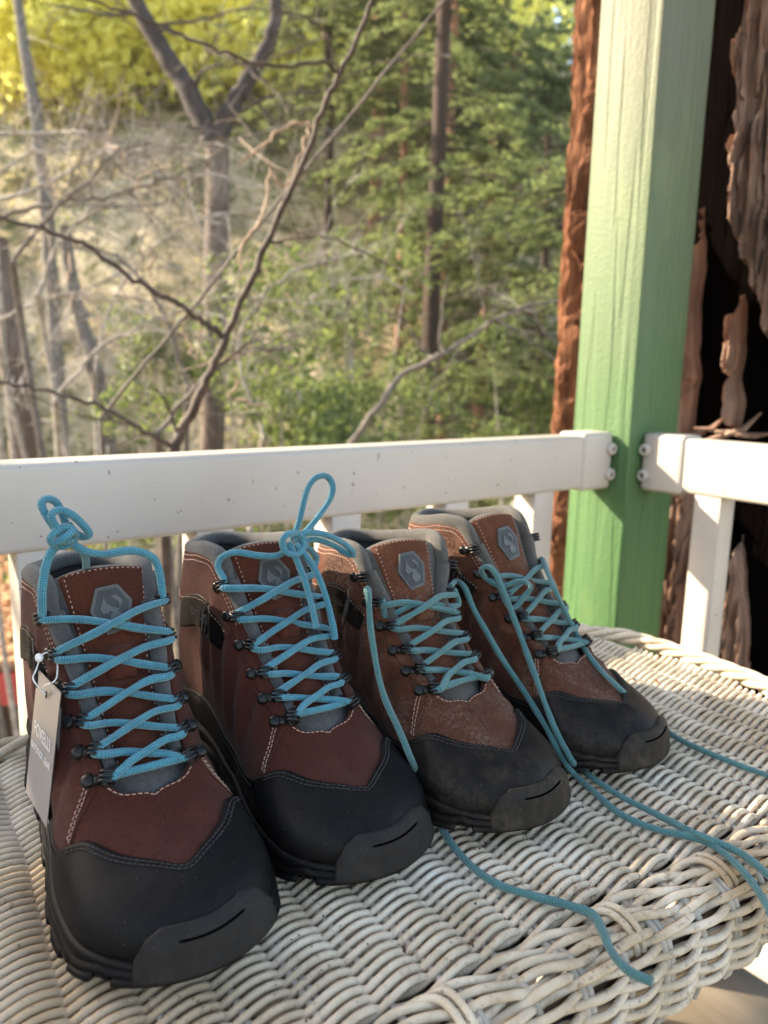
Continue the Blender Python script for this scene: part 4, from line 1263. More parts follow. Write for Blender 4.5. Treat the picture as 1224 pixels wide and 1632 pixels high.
    def stitches(b, mb, sig, t, off, pitch=.0034, ln=.0022, w=.00038):
        P, N = b.SN(np.asarray(sig), np.asarray(t))
        P = P + N * off
        Q, NN = resample(P, pitch), None
        L = np.concatenate([[0], np.cumsum(np.linalg.norm(np.diff(P, axis=0), axis=1))])
        q = np.linspace(0, L[-1], len(Q))
        NN = np.stack([np.interp(q, L, N[:, k]) for k in range(3)], -1)
        T = np.gradient(Q, axis=0)
        for p, n_, d in zip(Q, NN, T):
            d = d / (np.linalg.norm(d) + 1e-9)
            n_ = n_ / (np.linalg.norm(n_) + 1e-9)
            mb.tube([p - d * ln / 2 - n_ * w * .8, p - d * ln * .25 + n_ * w * .5, p + d * ln * .25 + n_ * w * .5, p + d * ln / 2 - n_ * w * .8], w, 5, False)

HOOK = None
words = []
def hook_mesh():
    m = MB()
    m.lathe([(0, .0010), (.0024, .0010), (.0037, .0004), (.0042, -.0006), (.0043, -.0030)], (-.0112, 0, 0), None, 14)
    m.box((-.0056, 0, -.0010), (.0115, .0058, .0022))
    for y in (-.0027, 0, .0027):
        a = np.linspace(0, 2 * np.pi, 13)[:-1]
        c = np.stack([.0006 + .0042 * np.cos(a), 0 * a + y, .0022 + .0040 * np.sin(a)], -1)
        T = np.roll(c, -1, 0) - np.roll(c, 1, 0); T /= np.linalg.norm(T, axis=1)[:, None]
        B = np.cross(T, V(0, 1, 0))
        th = np.arange(6) * np.pi / 3
        m.grid(c[:, None] + .00115 * (np.cos(th)[None, :, None] * V(0, 1, 0) + np.sin(th)[None, :, None] * B[:, None]), True, True)
    return m

def poly_plate(mb, pts, z0, z1, sc=(1, 1)):
    pts = np.asarray(pts, float) * np.asarray(sc)
    n = len(pts)
    v = np.vstack([np.column_stack([pts, np.full(n, z1)]), np.column_stack([pts, np.full(n, z0)])])
    mb.add(v, [tuple(range(n))] + [(i, i + n, (i + 1) % n + n, (i + 1) % n) for i in range(n)])
HEX = [(-1, 0), (-.62, 1.12), (.42, 1.22), (1, .35), (.72, -.98), (-.36, -1.2)]
FOX = [[(-.70, .02), (-.42, .84), (-.30, .42), (-.02, .16), (.30, .02), (.52, .10), (.34, -.14), (.05, -.22), (-.20, -.10), (-.24, -.34), (-.38, -.16), (-.50, -.30)],
       [(.02, .80), (.34, .90), (.66, .52), (.60, .22), (.44, .10), (.46, .40), (.26, .60)],
       [(.10 + .42 * math.cos(a) + .1, -.56 + .40 * math.sin(a)) for a in np.radians(range(-170, 150, 24))]]

SROW = [.372, .425, .478, .533, .588, .648]
def build_boot(b, rows=6, hook_skip=()):
    global HOOK
    X = b.sfx
    su, tlm = M['suede_old' if b.old else 'suede_new'], M['tongue_leather_old' if b.old else 'tongue_leather']
    rub, bum, msh = M['rubber' + X], M['bumper' + X], M['mesh' + X]
    R = b.root
    # upper
    sg = np.sign(np.linspace(-1, 1, 241)) * np.abs(np.linspace(-1, 1, 241))
    t = np.linspace(0, 1, 44)
    P = b.S(sg[:, None] * np.ones(44), t[None] * np.ones((241, 1)))
    MB().grid(P).build('upper', su, R, True, [('SOLIDIFY', dict(thickness=.0028, offset=-1))], 1e-5)
    # toe cap and rand
    sg = np.linspace(-1, 1, 301)
    s = np.abs(sg)
    def tcap(q, r=.036):
        return np.mean([np.interp(np.abs(np.asarray(q) + d_), [0, .06, .12, .18, .235, .262, .285, .31, .36, .5, .75, 1], [.785, .775, .72, .63, .55, .51, .40, .29, .24, .19, .14, .16]) for d_ in np.linspace(-r, r, 11)], axis=0)
    tc = tcap(sg)
    cap = np.abs(sg) < .30
    b.panel('toe_cap', rub, sg[cap], 0.0, tc[cap], 26, .0023)
    for q in (sg < -.285, sg > .285):
        b.panel('rand', rub, sg[q], 0.0, tc[q] * .96, 7, .0015)
    # ankle panels, eyestays, side patches
    for sd in (-1, 1):
        s = np.linspace(.56, .995, 60)
        tp = np.interp(s, [.56, .62, .70, .80, .9, 1], [.72, .66, .62, .62, .64, .66])
        b.panel('ankle_panel', su, sd * s[::sd], tp[::sd], np.full(60, .992), 12, .0011)
        s = np.linspace(.355, .665, 60)
        te = np.interp(s, [.355, .38, .5, .6, .665], [.90, .82, .83, .85, .86])
        b.panel('eyestay', su, sd * s[::sd], te[::sd], np.full(60, 1.0), 6, .0014)
        s = np.linspace(.575, .80, 40)
        a0 = np.interp(s, [.575, .65, .80], [.56, .50, .47]); a1 = np.interp(s, [.575, .65, .8], [.74, .69, .655])
        pt = b.panel('logo_patch', rub, sd * s[::sd], a0[::sd], a1[::sd], 8, .0016)
        # raised mark and word on the patch
        for ss, what in ((.632, 'mark'), (.690, 'word')):
            p, nrm = b.SN(np.array(sd * ss), np.array(.60 if what == 'mark' else .565))
            p2 = b.S(np.array(sd * (ss + .02)), np.array(.60 if what == 'mark' else .565))
            ax = (p2 - p) * (1 if sd > 0 else -1)
            if what == 'mark':
                mm = MB()
                for f in FOX: poly_plate(mm, f, 0, .0010, (.0105, .0105))
                h = np.array(HEX)
                for q0, q1 in zip(h, np.roll(h, -1, 0)):
                    mm.tube([np.append(q0, .04) * .0122, np.append(q1, .04) * .0122], .0006, 5, False)
                e = mm.build('patch_emblem', M['patch_mark'], pt, False)
            else:
                fc = bpy.data.curves.new('patch_word', 'FONT')
                fc.body = 'FOXELLI'; fc.size = .0078; fc.extrude = .0004; fc.align_x = 'CENTER'; fc.align_y = 'CENTER'
                words.append((fc, pt, frame(p + nrm * .0019, ax, nrm)))
                continue
            e.matrix_local = Matrix(frame(p + nrm * .0019, ax, nrm))
    # sole
    sg = np.linspace(-1, 1, 361)[:-1]
    P0, N0 = b.SN(sg, np.full(360, .03))
    o = N0.copy(); o[:, 2] = 0; o /= np.linalg.norm(o, axis=1)[:, None]
    B = b.S(sg, np.zeros(360))
    zb = B[:, 2]
    zg = .011 * sstep(-.085, .004, B[:, 0]) ** 1.3 + .002 * sstep(-.28, -.30, B[:, 0])
    s = np.abs(sg)
    wave = .0022 * np.sin(sg * 42)
    lug = (np.sin(sg * 2 * np.pi * 13) > .45).astype(float) * (s > .12)
    prof = [(-.004, 1.02, 0), (.0022, 1.10, 0), (.0046, 1.06, 0), (.0054, .92, 0), (.0050, .80, 1), (.0026, .755, 1), (.0026, .71, 1), (.0056, .665, 1), (.0064, .46, 1), (.0060, .42, .6), (.0032, .395, .6), (.0032, .36, .6), (.0068, .33, .5), (.0078, .10, 0), (.0060, 0, 0), (-.016, 0, 0)]
    rowsP = []
    for k, (of, fr, wv) in enumerate(prof):
        z = zg + (zb - zg) * fr + wave * wv * (s > .13)
        of_ = np.full(360, of)
        if fr < .3 and fr >= 0:
            of_ = of_ - .0035 * lug
            z = z + (.0042 * lug if k >= len(prof) - 3 else 0)
        q = B + o * of_[:, None]; q[:, 2] = z
        rowsP.append(q)
    rowsP = np.stack(rowsP, 1)
    m = MB().grid(rowsP, closed_u=True)
    c = rowsP[:, -1]
    k = len(c) // 2
    F = [(i, i + 1, 359 - i - 1, 359 - i) for i in range(0, 179)]
    m.add(c, F)
    sole = m.build('sole', rub, R)
    # small coloured insert of the midsole on the flank
    # toe bumper plate
    sg = np.linspace(-.092, .118, 61)
    P0, N0 = b.SN(sg, np.full(61, .03))
    o = N0.copy(); o[:, 2] = 0; o /= np.linalg.norm(o, axis=1)[:, None]
    B = b.S(sg, np.zeros(61)); zg = .011 * sstep(-.085, .004, B[:, 0]) ** 1.3
    tb_ = np.interp(sg, [-.092, -.074, -.055, -.03, .06, .085, .118], [.03, .20, .29, .305, .325, .27, .03])
    cols = [B + o * .004 - V(0, 0, 0)]
    cols[0][:, 2] = zg + .001
    q = B + o * .0088; q[:, 2] = zg + .0025; cols.append(q)
    q = B + o * .0090; q[:, 2] = zg * .5 + B[:, 2] * .5; cols.append(q)
    for fr, of in ((.02, .0080), (.3, .0068), (.6, .0060), (.9, .0054), (.985, .0044), (1.0, .0012)):
        p, nn = b.SN(sg, tb_ * fr); cols.append(p + nn * of)
    Pb = np.stack(cols, 1)
    Pb[0] = Pb[0] - o[0] * .006; Pb[-1] = Pb[-1] - o[-1] * .006
    bm = MB().grid(Pb).build('toe_bumper', bum, sole)
    ss = np.linspace(-.035, .052, 20)
    p, nn = b.SN(ss, np.interp(ss, [-.035, .052], [.185, .205]))
    MB().tube(p + nn * .0060, np.concatenate([[.0003], np.full(18, .0007), [.0003]]), 6).build('slit_shade', M['char'], sole)  # black strip paints the shade inside the bumper groove
    # stitching
    m = MB()
    for d_, lim in ((.030, .27), (.058, .268)):
        s_ = np.linspace(-lim, lim, 160)
        tt = tcap(s_) - d_
        b.stitches(m, s_, tt, .0026)
    for sd in (-1, 1):
        s_ = np.linspace(.31, .98, 160)
        tt = np.interp(s_, [.31, .36, .5, .75, 1], [.29, .24, .19, .14, .16]) * .96 - .025
        b.stitches(m, sd * s_, tt, .0018)
    tag(m.build('rand_stitching', M['thread_dark'], R), None, None, None, 'stuff')
    m = MB()
    for sd in (-1, 1):
        for d_ in (0, .010):
            s_ = np.interp(np.linspace(0, 1, 40), [0, .5, 1], [.365 + d_, .322 + d_, .292 + d_]); tt = np.linspace(.80, .44, 40)
            b.stitches(m, sd * s_, tt, .0004)
        s_ = np.linspace(.575, .98, 100)
        b.stitches(m, sd * s_, np.full(100, .955), .0012)
        b.stitches(m, sd * s_, np.full(100, .915), .0012)
        b.stitches(m, sd * np.linspace(.58, .98, 90), np.interp(np.linspace(.58, .98, 90), [.56, .62, .70, .80, .9, 1], [.72, .66, .62, .62, .64, .66]) + .03, .0013)
    for sd in (-1, 1): b.stitches(m, sd * np.linspace(.238, .345, 34), np.interp(np.linspace(.238, .345, 34), [.238, .26, .345], [.985, .965, .955]), .0005)
    tag(m.build('stitching', M['thread_light'], R), None, None, None, 'stuff')
    # seam welt from the lowest hook to the toe cap
    for sd in (-1, 1):
        s_ = np.interp(np.linspace(0, 1, 30), [0, .5, 1], [.358, .314, .283]); tt = np.linspace(.86, .44, 30)
        p, nn = b.SN(sd * s_, tt)
        MB().tube(p + nn * .0002, .0009, 6).build('vamp_seam', su, R)
    # tongue
    TP = np.array([(-.070, .0625), (-.080, .0675), (-.093, .0775), (-.110, .0905), (-.128, .1075), (-.145, .1285), (-.158, .150), (-.168, .170), (-.1735, .1795), (-.180, .1852), (-.188, .1845), (-.193, .177), (-.194, .163)])
    TP = spline(np.column_stack([TP[:, 0], 0 * TP[:, 0], TP[:, 1]]), 7)
    d = np.gradient(TP, axis=0); d /= np.linalg.norm(d, axis=1)[:, None]
    nn = np.stack([d[:, 2], 0 * d[:, 0], -d[:, 0]], -1)
    L = np.concatenate([[0], np.cumsum(np.linalg.norm(np.diff(TP, axis=0), axis=1))])
    ln_ = lambda P: P + np.stack([sstep(.10, .19, P[..., 2]) * b.lean[3], sstep(.10, .19, P[..., 2]) * b.lean[0] + b.foot * .010 * sstep(-.16, .0, P[..., 0]) ** 1.5, -(1 - b.zs) * np.clip(P[..., 2] - .08, 0, 1)], -1)
    def strip(i0, i1, w, off, arch, name, mat, parent, edge=.0012, nv=21):
        idx = np.arange(i0, i1)
        v = np.linspace(-1, 1, nv)
        W = np.interp(L[idx], [0, .03, .10, .16, L[-1]], w)
        base = TP[idx][:, None] + nn[idx][:, None] * (off - arch * v[None, :, None] ** 2)
        base = base + V(0, 1, 0) * (W[:, None] * v[None])[..., None]
        if edge:
            base[:, 0] -= nn[idx] * edge; base[:, -1] -= nn[idx] * edge
            base[0] -= nn[idx[0]] * edge; base[-1] -= nn[idx[-1]] * edge
        uv = np.stack(np.broadcast_arrays((W[:, None] * v[None]), L[idx][:, None]), -1)
        return MB().grid(ln_(base), uv=uv).build(name, mat, parent)
    n_ = len(TP)
    tg = strip(0, n_, (.020, .027, .031, .036, .031), .0, .008, 'tongue', msh, R, 0)
    i_top = int(np.argmin(np.abs(L - .168)))
    strip(int(np.argmin(np.abs(L - .028))), i_top, (.012, .016, .0205, .0290, .0300), .0026, .0062, 'tongue_leather', tlm, tg, .0026)
    st_ = MB()
    def tpt(i, v, off=.0027, arch=.0062):
        w_ = float(np.interp(L[i], [0, .03, .10, .16, L[-1]], (.012, .016, .0205, .0290, .0300)))
        return ln_(TP[i] + nn[i] * (off - arch * v * v) + V(0, w_ * v, 0))
    for v_ in (-.86, .86):
        Q = resample(np.array([tpt(i, v_) for i in range(i_top - 46, i_top - 3)]), .0036)
        for p, q in zip(Q[:-1], Q[1:]):
            st_.tube([p * .82 + q * .18, p * .4 + q * .6], .00042, 5, False)
    for it_ in (i_top - 3,):
        Q = resample(np.array([tpt(it_, v_) for v_ in np.linspace(-.84, .84, 20)]), .0036)
        for p, q in zip(Q[:-1], Q[1:]): st_.tube([p * .82 + q * .18, p * .4 + q * .6], .00042, 5, False)
    tag(st_.build('tongue_stitching', M['thread_light'], tg), None, None, None, 'stuff')
    # lace keeper: leather loop halfway up
    ik = int(np.argmin(np.abs(L - .088)))
    strip(ik, ik + 7, (.009, .009, .009, .009, .009), .0085, .002, 'lace_keeper', tlm, tg, .004, 11)
    # badge
    ib = int(np.argmin(np.abs(L - .136)))
    fr = frame(ln_(TP[ib] + nn[ib] * .0026), V(0, 1, 0), nn[ib])
    m = MB(); poly_plate(m, HEX, -.001, .0016, (.0135, .0135)); bd = m.build('badge', M['badge_rim'], tg, False); bd.matrix_local = Matrix(fr)
    m = MB(); poly_plate(m, HEX, .0, .0019, (.0113, .0115)); e = m.build('badge_field', M['badge_dark'], tg, False); e.matrix_local = Matrix(fr)
    m = MB()
    for f in FOX: poly_plate(m, f, .0, .0024, (.0105, .0105))
    e = m.build('badge_emblem', M['badge_mid'], tg, False); e.matrix_local = Matrix(fr)
    # collar padding round the rim and gussets down the throat
    s_ = np.concatenate([np.linspace(-.645, -.98, 46), [-1], np.linspace(.98, .645, 46)])
    T = b.S(s_, np.ones(len(s_)))
    T0 = b.S(s_, np.full(len(s_), .93))
    inn = V(-.225, 0, 0) - T; inn[:, 2] = 0; inn[:, 0] *= .6; inn /= np.linalg.norm(inn, axis=1)[:, None]
    rr = np.interp(np.abs(s_), [.645, .68, .75, .9, 1], [.0050, .0068, .0066, .0060, .0060])
    C = T + inn * (rr * .75)[:, None] + V(0, 0, .0005)
    MB().tube(C, rr, 16, True, 1.0, None, 0, .025).build('collar', msh, R)
    a = np.linspace(0, 1, 16)
    Q = np.stack([C + (T0 - T) * 0 + inn * .004 * q - V(0, 0, .07) * q + inn * .003 * np.sin(q * 3) for q in a], 1)
    MB().grid(Q, uv=np.stack(np.broadcast_arrays(np.arange(len(s_))[:, None] * .005, a[None] * .07), -1)).build('lining', M['lining'], R)
    for sd in (-1, 1):
        s2 = np.linspace(.40, .655, 30)
        Tg = b.S(sd * s2, np.ones(30)) + V(0, -sd * .0045, -.0015)
        MB().tube(Tg, np.interp(s2, [.40, .5, .655], [.0035, .0052, .0065]), 10, True, 1, None, 0, .018).build('gusset', msh, R)
    # hooks
    hooks = {}
    for k, s in enumerate(SROW):
        for sd in (-1, 1):
            p, nrm = b.SN(np.array(sd * s), np.array(.962))
            e_, _ = b.SN(np.array(sd * s), np.array(1.0))
            ax = e_ - p
            o_ = e_ + nrm * .0022
            fm = frame(o_, ax, nrm)
            if HOOK is None:
                HOOK = hook_mesh().build('lace_hook', M['black_metal'], R)
                HOOK.matrix_local = Matrix(fm)
            else: share('lace_hook', HOOK, R, fm)
            f4 = np.array(fm)
            hooks[(k, sd)] = (o_ + f4[:3, 2] * .0022, f4[:3, 0], f4[:3, 1], f4[:3, 2])
    # lace: zigzag over the tongue
    def over(p, q, h, sg_=0):
        c = (p + q) / 2
        n2 = nn[int(np.argmin(np.linalg.norm(TP - c * V(1, 0, 1), axis=1)))]
        i = int(np.argmin(np.linalg.norm(TP - c * V(1, 0, 1), axis=1)))
        tz = (TP[i] + nn[i] * h)
        return np.array([ln_(TP[i] * V(1, 0, 1) + nn[i] * h + V(0, y, 0)) * V(0, 1, 0) + (p * (1 - w) + q * w) * 0 + (V(1, 0, 1) * (p * (1 - w) + q * w)) + n2 * max(0, ((TP[i] + nn[i] * h) - c * V(1, 0, 1)) @ n2) * k_ for y, w, k_ in ((np.interp(.28, [0, 1], [p[1], q[1]]), .28, .8), (np.interp(.5, [0, 1], [p[1], q[1]]), .5, 1), (np.interp(.72, [0, 1], [p[1], q[1]]), .72, .8))])
    def turn(k, sd):
        o_, ax, ay, az = hooks[(k, sd)]
        up_ = (hooks[(min(k + 1, 5), sd)][0] - hooks[(max(k - 1, 0), sd)][0]); up_ /= np.linalg.norm(up_)
        return [o_ + ax * .0045 - up_ * .0027 + az * .0015, o_ - ax * .0012 - up_ * .0008, o_ + ax * .0045 + up_ * .0030 + az * .001]
    sides = {}
    bar = [hooks[(0, -1)][0] + hooks[(0, -1)][1] * .0, *over(hooks[(0, -1)][0], hooks[(0, 1)][0], .0065), hooks[(0, 1)][0]]
    paths = []
    for first in (1, -1):
        pth = []
        sd = first
        o_, ax, ay, az = hooks[(0, sd)]
        pth += [o_ - ax * .001, o_ + ax * .0045 + az * .001]
        for k in range(1, rows):
            p, q = hooks[(k - 1, sd)][0], hooks[(k, -sd)][0]
            pth += list(over(p, q, .0058 + (.0036 if (first > 0) == (k % 2 == 0) else 0.0)))
            sd = -sd
            pth += turn(k, sd)
        paths.append((pth, sd))
    return dict(hooks=hooks, bar=bar, paths=paths, over=over)

def lace_tube(b, pts, name='lace', r=.0025, wob=.0022, sub=7, fray=False):
    P = spline(np.asarray(pts), sub)
    P = resample(P, .0016)
    k = np.arange(len(P))
    P = P + wob * np.stack([vnoise(k * .05, k * 0 + 1.5, b.i) - .5, vnoise(k * .05, k * 0 + 7.5, b.i) - .5, .6 * (vnoise(k * .05, k * 0 + 3.5, b.i) - .5)], -1) * 2
    rr = r * (1 + .34 * (vnoise(k * .11, k * 0 + 9.5, b.i + 3) - .5))
    m = MB().tube(P, rr, 10)
    if fray:
        for end, dr in (((P[-1], P[-1] - P[-4]),) if fray == 1 else ((P[0], P[0] - P[3]),)):
            dr = dr / np.linalg.norm(dr)
            for q in range(26):
                d = dr + rng.normal(size=3) * .55
                d /= np.linalg.norm(d)
                st = end - dr * rng.uniform(0, .006) + rng.normal(size=3) * .0012
                ln = rng.uniform(.003, .008)
                m.tube([st, st + d * ln * .5, st + d * ln + rng.normal(size=3) * .001], [.00035, .0003, .0002], 4, False)
    return m.build(name, M['lace_old' if b.old else 'lace'], b.root)

NEW = 'newer reddish brown hiking boot '
OLD = 'worn dusty brown hiking boot '
boots = [Boot(0, -.088, .338, -57.0, False, .35, NEW + 'with a paper hang tag, leftmost of the row'),
         Boot(1, .012, .423, -54.5, False, -.35, NEW + 'with a tall bright bow, beside the tagged boot'),
         Boot(2, .108, .474, -57.7, True, .35, OLD + 'with a snapped frayed lace, second from the right'),
         Boot(3, .222, .565, -49.9, True, -.35, OLD + 'with a sunlit toe, nearest the green post')]
boots[0].lean = (0, 0, -.008, -.002); boots[1].lean = (0, 0, -.008, -.002); boots[2].lean = (.002, .004, .010, .0); boots[2].zs = .90; boots[0].zs = .965; boots[1].zs = .975
boots[3].lean = (-.004, .002, .003, -.002)
info = [build_boot(b, r) for b, r in zip(boots, (6, 6, 5, 5))]

# --- laces, tied and loose
b, q = boots[0], info[0]
lace_tube(b, q['bar'])
H = lambda pts, xl: [b.hit(x, y, xl if np.isscalar(xl) else xl[i]) for i, (x, y) in enumerate(pts)]
(pa, sa), (pb, sb) = q['paths']
up = {sa: pa, sb: pb}
lace_tube(b, up[-1] + H([(66, 935), (74, 893), (90, 868), (100, 855)], -.160))
lace_tube(b, up[1] + H([(250, 902), (236, 886), (205, 880), (165, 884), (135, 878), (112, 864), (98, 852)], [-.168, -.165, -.160, -.158, -.158, -.159, -.160]))
lace_tube(b, H([(96, 852), (118, 868), (132, 884), (136, 905)], [-.158, -.160, -.168, -.185]))
lace_tube(b, H([(100, 858), (84, 838), (68, 815), (63, 800), (74, 794), (88, 801), (98, 820), (108, 842)], [-.156, -.156, -.158, -.161, -.164, -.166, -.165, -.162]))
lace_tube(b, H([(97, 855), (86, 836), (80, 820), (92, 812), (112, 820), (132, 838), (141, 850), (132, 855), (112, 846), (100, 850)], [-.152, -.151, -.151, -.152, -.153, -.155, -.157, -.160, -.160, -.158]))
lace_tube(b, H([(112, 838), (92, 844), (80, 858), (86, 866), (104, 856), (117, 846), (119, 858), (104, 870), (88, 868)], [-.158, -.151, -.150, -.151, -.1485, -.151, -.156, -.158, -.160]), wob=.0002)
lace_tube(b, H([(84, 852), (98, 842), (114, 842), (118, 854), (106, 862), (92, 862)], [-.158, -.153, -.153, -.156, -.154, -.156]), wob=.0002)

b, q = boots[1], info[1]
H = lambda pts, xl: [b.hit(x, y, xl if np.isscalar(xl) else xl[i]) for i, (x, y) in enumerate(pts)]
lace_tube(b, q['bar'])
(pa, sa), (pb, sb) = q['paths']
up = {sa: pa, sb: pb}
lace_tube(b, up[-1] + H([(345, 905), (353, 889), (378, 881), (412, 886), (444, 884), (466, 866)], [-.170, -.167, -.162, -.156, -.153, -.152]))
lace_tube(b, up[1] + H([(503, 892), (494, 878), (474, 862)], [-.166, -.160, -.152]))
lace_tube(b, H([(468, 864), (478, 838), (484, 808), (492, 780), (505, 763), (522, 760), (532, 772), (530, 792), (514, 816), (494, 842), (476, 862)], -.150))
lace_tube(b, H([(470, 862), (492, 851), (520, 853), (545, 864), (563, 878), (566, 886), (553, 882), (530, 868), (503, 860), (478, 866)], [-.148, -.147, -.147, -.148, -.150, -.153, -.156, -.156, -.153, -.150]))
lace_tube(b, H([(464, 866), (474, 890), (486, 922), (498, 962), (505, 990), (507, 1003)], [-.146, -.143, -.138, -.130, -.122, -.119]))
lace_tube(b, H([(474, 868), (492, 890), (510, 922), (524, 960), (533, 996), (536, 1020)], [-.146, -.143, -.137, -.130, -.124, -.121]))
lace_tube(b, H([(482, 852), (462, 850), (450, 862), (456, 880), (474, 884), (484, 870), (478, 856)], [-.150, -.144, -.144, -.143, -.143, -.146, -.150]), wob=.0002)
lace_tube(b, H([(458, 852), (474, 850), (486, 862), (480, 878), (464, 880), (454, 868)], [-.149, -.147, -.149, -.150, -.148, -.149]), wob=.0002)

b, q = boots[2], info[2]
H = lambda pts, xl: [b.hit(x, y, xl if np.isscalar(xl) else xl[i]) for i, (x, y) in enumerate(pts)]
lace_tube(b, q['bar'])
(pa, sa), (pb, sb) = q['paths']
up = {sa: pa, sb: pb}
lace_tube(b, up[-1] + H([(612, 982), (634, 974), (656, 964)], [-.148, -.144, -.143]), fray=1)
lace_tube(b, up[1] + H([(728, 962), (710, 966), (690, 962)], [-.150, -.146, -.143]), fray=1)
loose = [b.loc(at(*c)) for c in ((583, 945, .575), (586, 940, .562), (589, 962, .556), (592, 1010, .545), (600, 1062, .532), (614, 1112, .520), (634, 1160, .508), (654, 1208, .494))]
loose += [b.loc(onz(*c)) for c in ((672, 1250, .712), (684, 1283, .7035), (706, 1325, .7035), (742, 1372, .7035), (790, 1408, .7035), (850, 1428, .7035), (905, 1440, .7035), (945, 1456, .7035), (960, 1484, .704), (972, 1514, .704), (998, 1545, .704), (1038, 1564, .7045))]
lace_tube(b, loose, 'loose_lace', wob=.0012)

b, q = boots[3], info[3]
H = lambda pts, xl: [b.hit(x, y, xl if np.isscalar(xl) else xl[i]) for i, (x, y) in enumerate(pts)]
lace_tube(b, q['bar'])
(pa, sa), (pb, sb) = q['paths']
up = {sa: pa, sb: pb}
bpy.context.view_layer.update()
DG = bpy.context.evaluated_depsgraph_get()
def drape(px, py, Y):                          # a lace lies on the boot rather than inside it
    d = ray(px, py)
    k = Y / d[1]
    hit, loc_, *_r = SC.ray_cast(DG, Vector(CAMPOS), Vector(d))
    if hit:
        kh = np.linalg.norm(np.array(loc_) - CAMPOS) / np.linalg.norm(d) - .0042
        k = min(k, kh)
    return CAMPOS + d * k
W = lambda pts: [b.loc(drape(*c)) for c in pts]
Zt = lambda pts: [b.loc(onz(*c)) for c in pts]
lace_tube(b, up[-1] + W([(812, 968, .652), (836, 950, .648), (846, 934, .648), (828, 926, .652), (800, 934, .655), (776, 922, .655), (768, 908, .650), (780, 903, .645), (795, 922, .640), (812, 966, .632), (830, 1016, .622), (850, 1070, .612), (872, 1128, .604), (884, 1160, .60), (895, 1184, .60), (904, 1200, .60), (912, 1214, .60)]) +
          Zt([(924, 1224, .7045), (948, 1242, .7035), (1000, 1275, .7035), (1060, 1305, .7035), (1120, 1334, .7065), (1180, 1360, .704), (1230, 1400, .7035), (1262, 1450, .702)]), 'loose_lace', wob=.0010)
lace_tube(b, W([(718, 935, .672), (726, 926, .655), (742, 938, .640), (762, 985, .625), (790, 1035, .612), (826, 1088, .606), (858, 1138, .60), (874, 1164, .6), (887, 1190, .6), (897, 1208, .6), (906, 1222, .6)]) +
          Zt([(918, 1236, .7045), (940, 1258, .7035), (990, 1298, .7035), (1050, 1322, .7035), (1105, 1334, .7035), (1150, 1356, .7035), (1190, 1394, .7035), (1222, 1440, .7035), (1240, 1480, .700)]), 'loose_lace', wob=.0010)
lace_tube(b, up[1] + W([(884, 938, .655), (900, 972, .655), (918, 1008, .657), (938, 1042, .660), (960, 1070, .668), (990, 1100, .672)]) +
          Zt([(1035, 1142, .708), (1076, 1174, .7035), (1120, 1196, .7035), (1170, 1216, .7035), (1240, 1242, .7035)]), 'loose_lace', wob=.0008)

def to_mesh(fc, name, mat, parent, ml):
    tmp = bpy.data.objects.new('tmp', fc)
    COL.objects.link(tmp)
    bpy.context.view_layer.update()
    me = bpy.data.meshes.new_from_object(tmp.evaluated_get(bpy.context.evaluated_depsgraph_get()))
    bpy.data.objects.remove(tmp)
    me.name = name
    me.materials.clear(); me.materials.append(mat)
    o = link(bpy.data.objects.new(name, me), parent)
    o.matrix_local = Matrix(ml)
    return o
for fc, pt, ml in words: to_mesh(fc, 'patch_word', M['patch_mark'], pt, ml)
# --- hang tag on the left boot
M['tag_print'] = m_simple('glossy printed card', [(.3, (.25, .225, .215)), (.7, (.32, .29, .28))], 6, .25)
M['tag_white'] = m_simple('white card', [(.3, (.62, .63, .66)), (.7, (.7, .71, .74))], 6, .5)
M['tag_ink'] = m_simple('pale print', [(.3, (.62, .62, .62)), (.7, (.7, .7, .7))], 6, .4)
M['plastic'] = m_simple('clear plastic loop', [(.3, (.55, .56, .57)), (.7, (.7, .7, .7))], 6, .2)
TL, TRt = at(60, 1066, .462), at(97, 1104, .412)
dn = V(-.016, .006, -.089)
ex = TRt - TL; ex = ex / np.linalg.norm(ex)
W_, H_ = np.linalg.norm(TRt - TL), .092
nrm = np.cross(ex, -dn); nrm /= np.linalg.norm(nrm)
if nrm @ (CAMPOS - TL) < 0: nrm = -nrm
ey = -dn / np.linalg.norm(dn)
tagr = empty('hang_tag', 'glossy folded hang tag with a brand name hanging from the left boot', 'tag', tuple(TL))
def card(name, c0, mat, th, dz, w=W_, h=H_):
    m = MB()
    nx, ny = 8, 14
    for off, fl in ((0, False), (-th, True)):
        G = np.array([[c0 + ex * w * i / nx - ey * h * j / ny + nrm * (off + dz * j / ny) for j in range(ny + 1)] for i in range(nx + 1)])
        m.grid(G, flip=fl)
    return m.build(name, mat, tagr)
card('card', V(0, 0, 0), M['tag_print'], .0005, .0)
card('back_card', -ex * .007 - nrm * .0025 - ey * .013, M['tag_white'], .0005, -.004, W_, H_)
def word(txt, u, v, size, nm):
    fc = bpy.data.curves.new(nm, 'FONT')
    fc.body = txt; fc.size = size; fc.extrude = .0001; fc.align_x = 'CENTER'; fc.align_y = 'CENTER'
    to_mesh(fc, nm, M['tag_ink'], tagr, frame(ex * W_ * u - ey * H_ * v + nrm * .0009, ex, nrm))
word('FOXELLI', .52, .42, W_ * .19, 'brand_word')
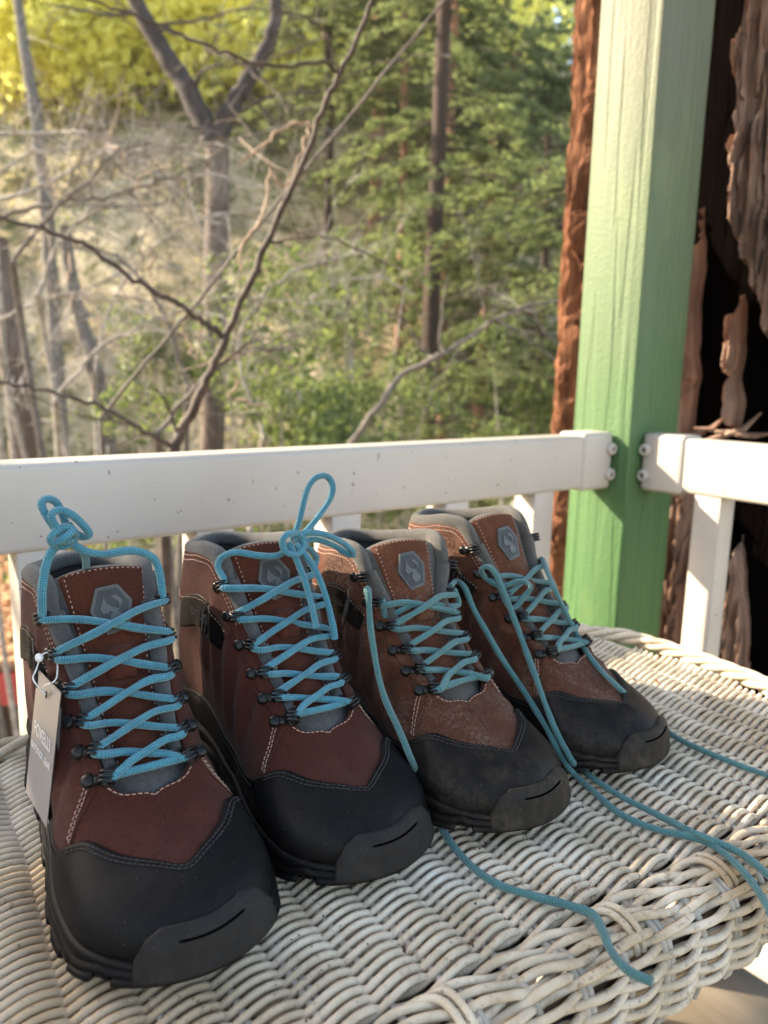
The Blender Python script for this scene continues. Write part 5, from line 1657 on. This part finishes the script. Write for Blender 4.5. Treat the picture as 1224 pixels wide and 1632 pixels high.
word('OUTDOOR GEAR', .52, .56, W_ * .105, 'brand_line')
hole = ex * W_ * .55 - ey * .009 + nrm * .0012
m = MB().lathe([(.0, .0004), (.0022, .0004), (.0026, 0)], hole, np.array([ex, ey, nrm]).T, 14); m.build('hole', M['lining'], tagr)
hk = boots[0].R @ info[0]['hooks'][(4, -1)][0] + boots[0].o - TL
loop = [hole + nrm * .0005, hole + nrm * .004 + V(-.003, 0, .010), hk + V(-.010, -.006, -.008), hk + V(-.006, -.004, .002), hk, hk + V(.003, -.006, -.010), hole * .4 + hk * .6 + V(.004, -.008, -.004), hole + nrm * .003 + V(.002, 0, .006), hole + nrm * .0005]
MB().tube(resample(spline(loop, 8), .0015), .00045, 6).build('string', M['plastic'], tagr)
kn = hk + V(-.008, -.005, .0)
MB().lathe([(0, -.003), (.002, -.002), (.0026, 0), (.002, .002), (0, .003)], kn, None, 8).build('string_clasp', M['plastic'], tagr)

# ------------------------------------------------------------------ air
zs = [p for o in COL.objects if o.type == 'MESH' for p in ((o.matrix_world @ Vector(c)) for c in o.bound_box)] if False else None
hz = bpy.data.materials.new('pale air')
hz.use_nodes = True
ht = hz.node_tree
for n_ in list(ht.nodes): ht.nodes.remove(n_)
ho_ = ht.nodes.new('ShaderNodeOutputMaterial')
pv = ht.nodes.new('ShaderNodeVolumePrincipled')
pv.inputs['Color'].default_value = (.93, .92, .86, 1)
pv.inputs['Density'].default_value = .0007
pv.inputs['Anisotropy'].default_value = .2
ht.links.new(pv.outputs[0], ho_.inputs['Volume'])
bpy.context.view_layer.update()
top = max((o.matrix_world @ Vector(c)).z for o in COL.objects if o.type == 'MESH' for c in o.bound_box) + .6
bot = min((o.matrix_world @ Vector(c)).z for o in COL.objects if o.type == 'MESH' for c in o.bound_box) - 1.0
hb = MB().box((0, 13, (top + bot) / 2), (126, 112, top - bot)).build('haze', hz, None, False)  # thin volume added to lighten the dark background
tag(hb, 'thin pale haze added to lift the dark tones of the ravine', None, None, 'stuff')
print('HAZE', top, bot)
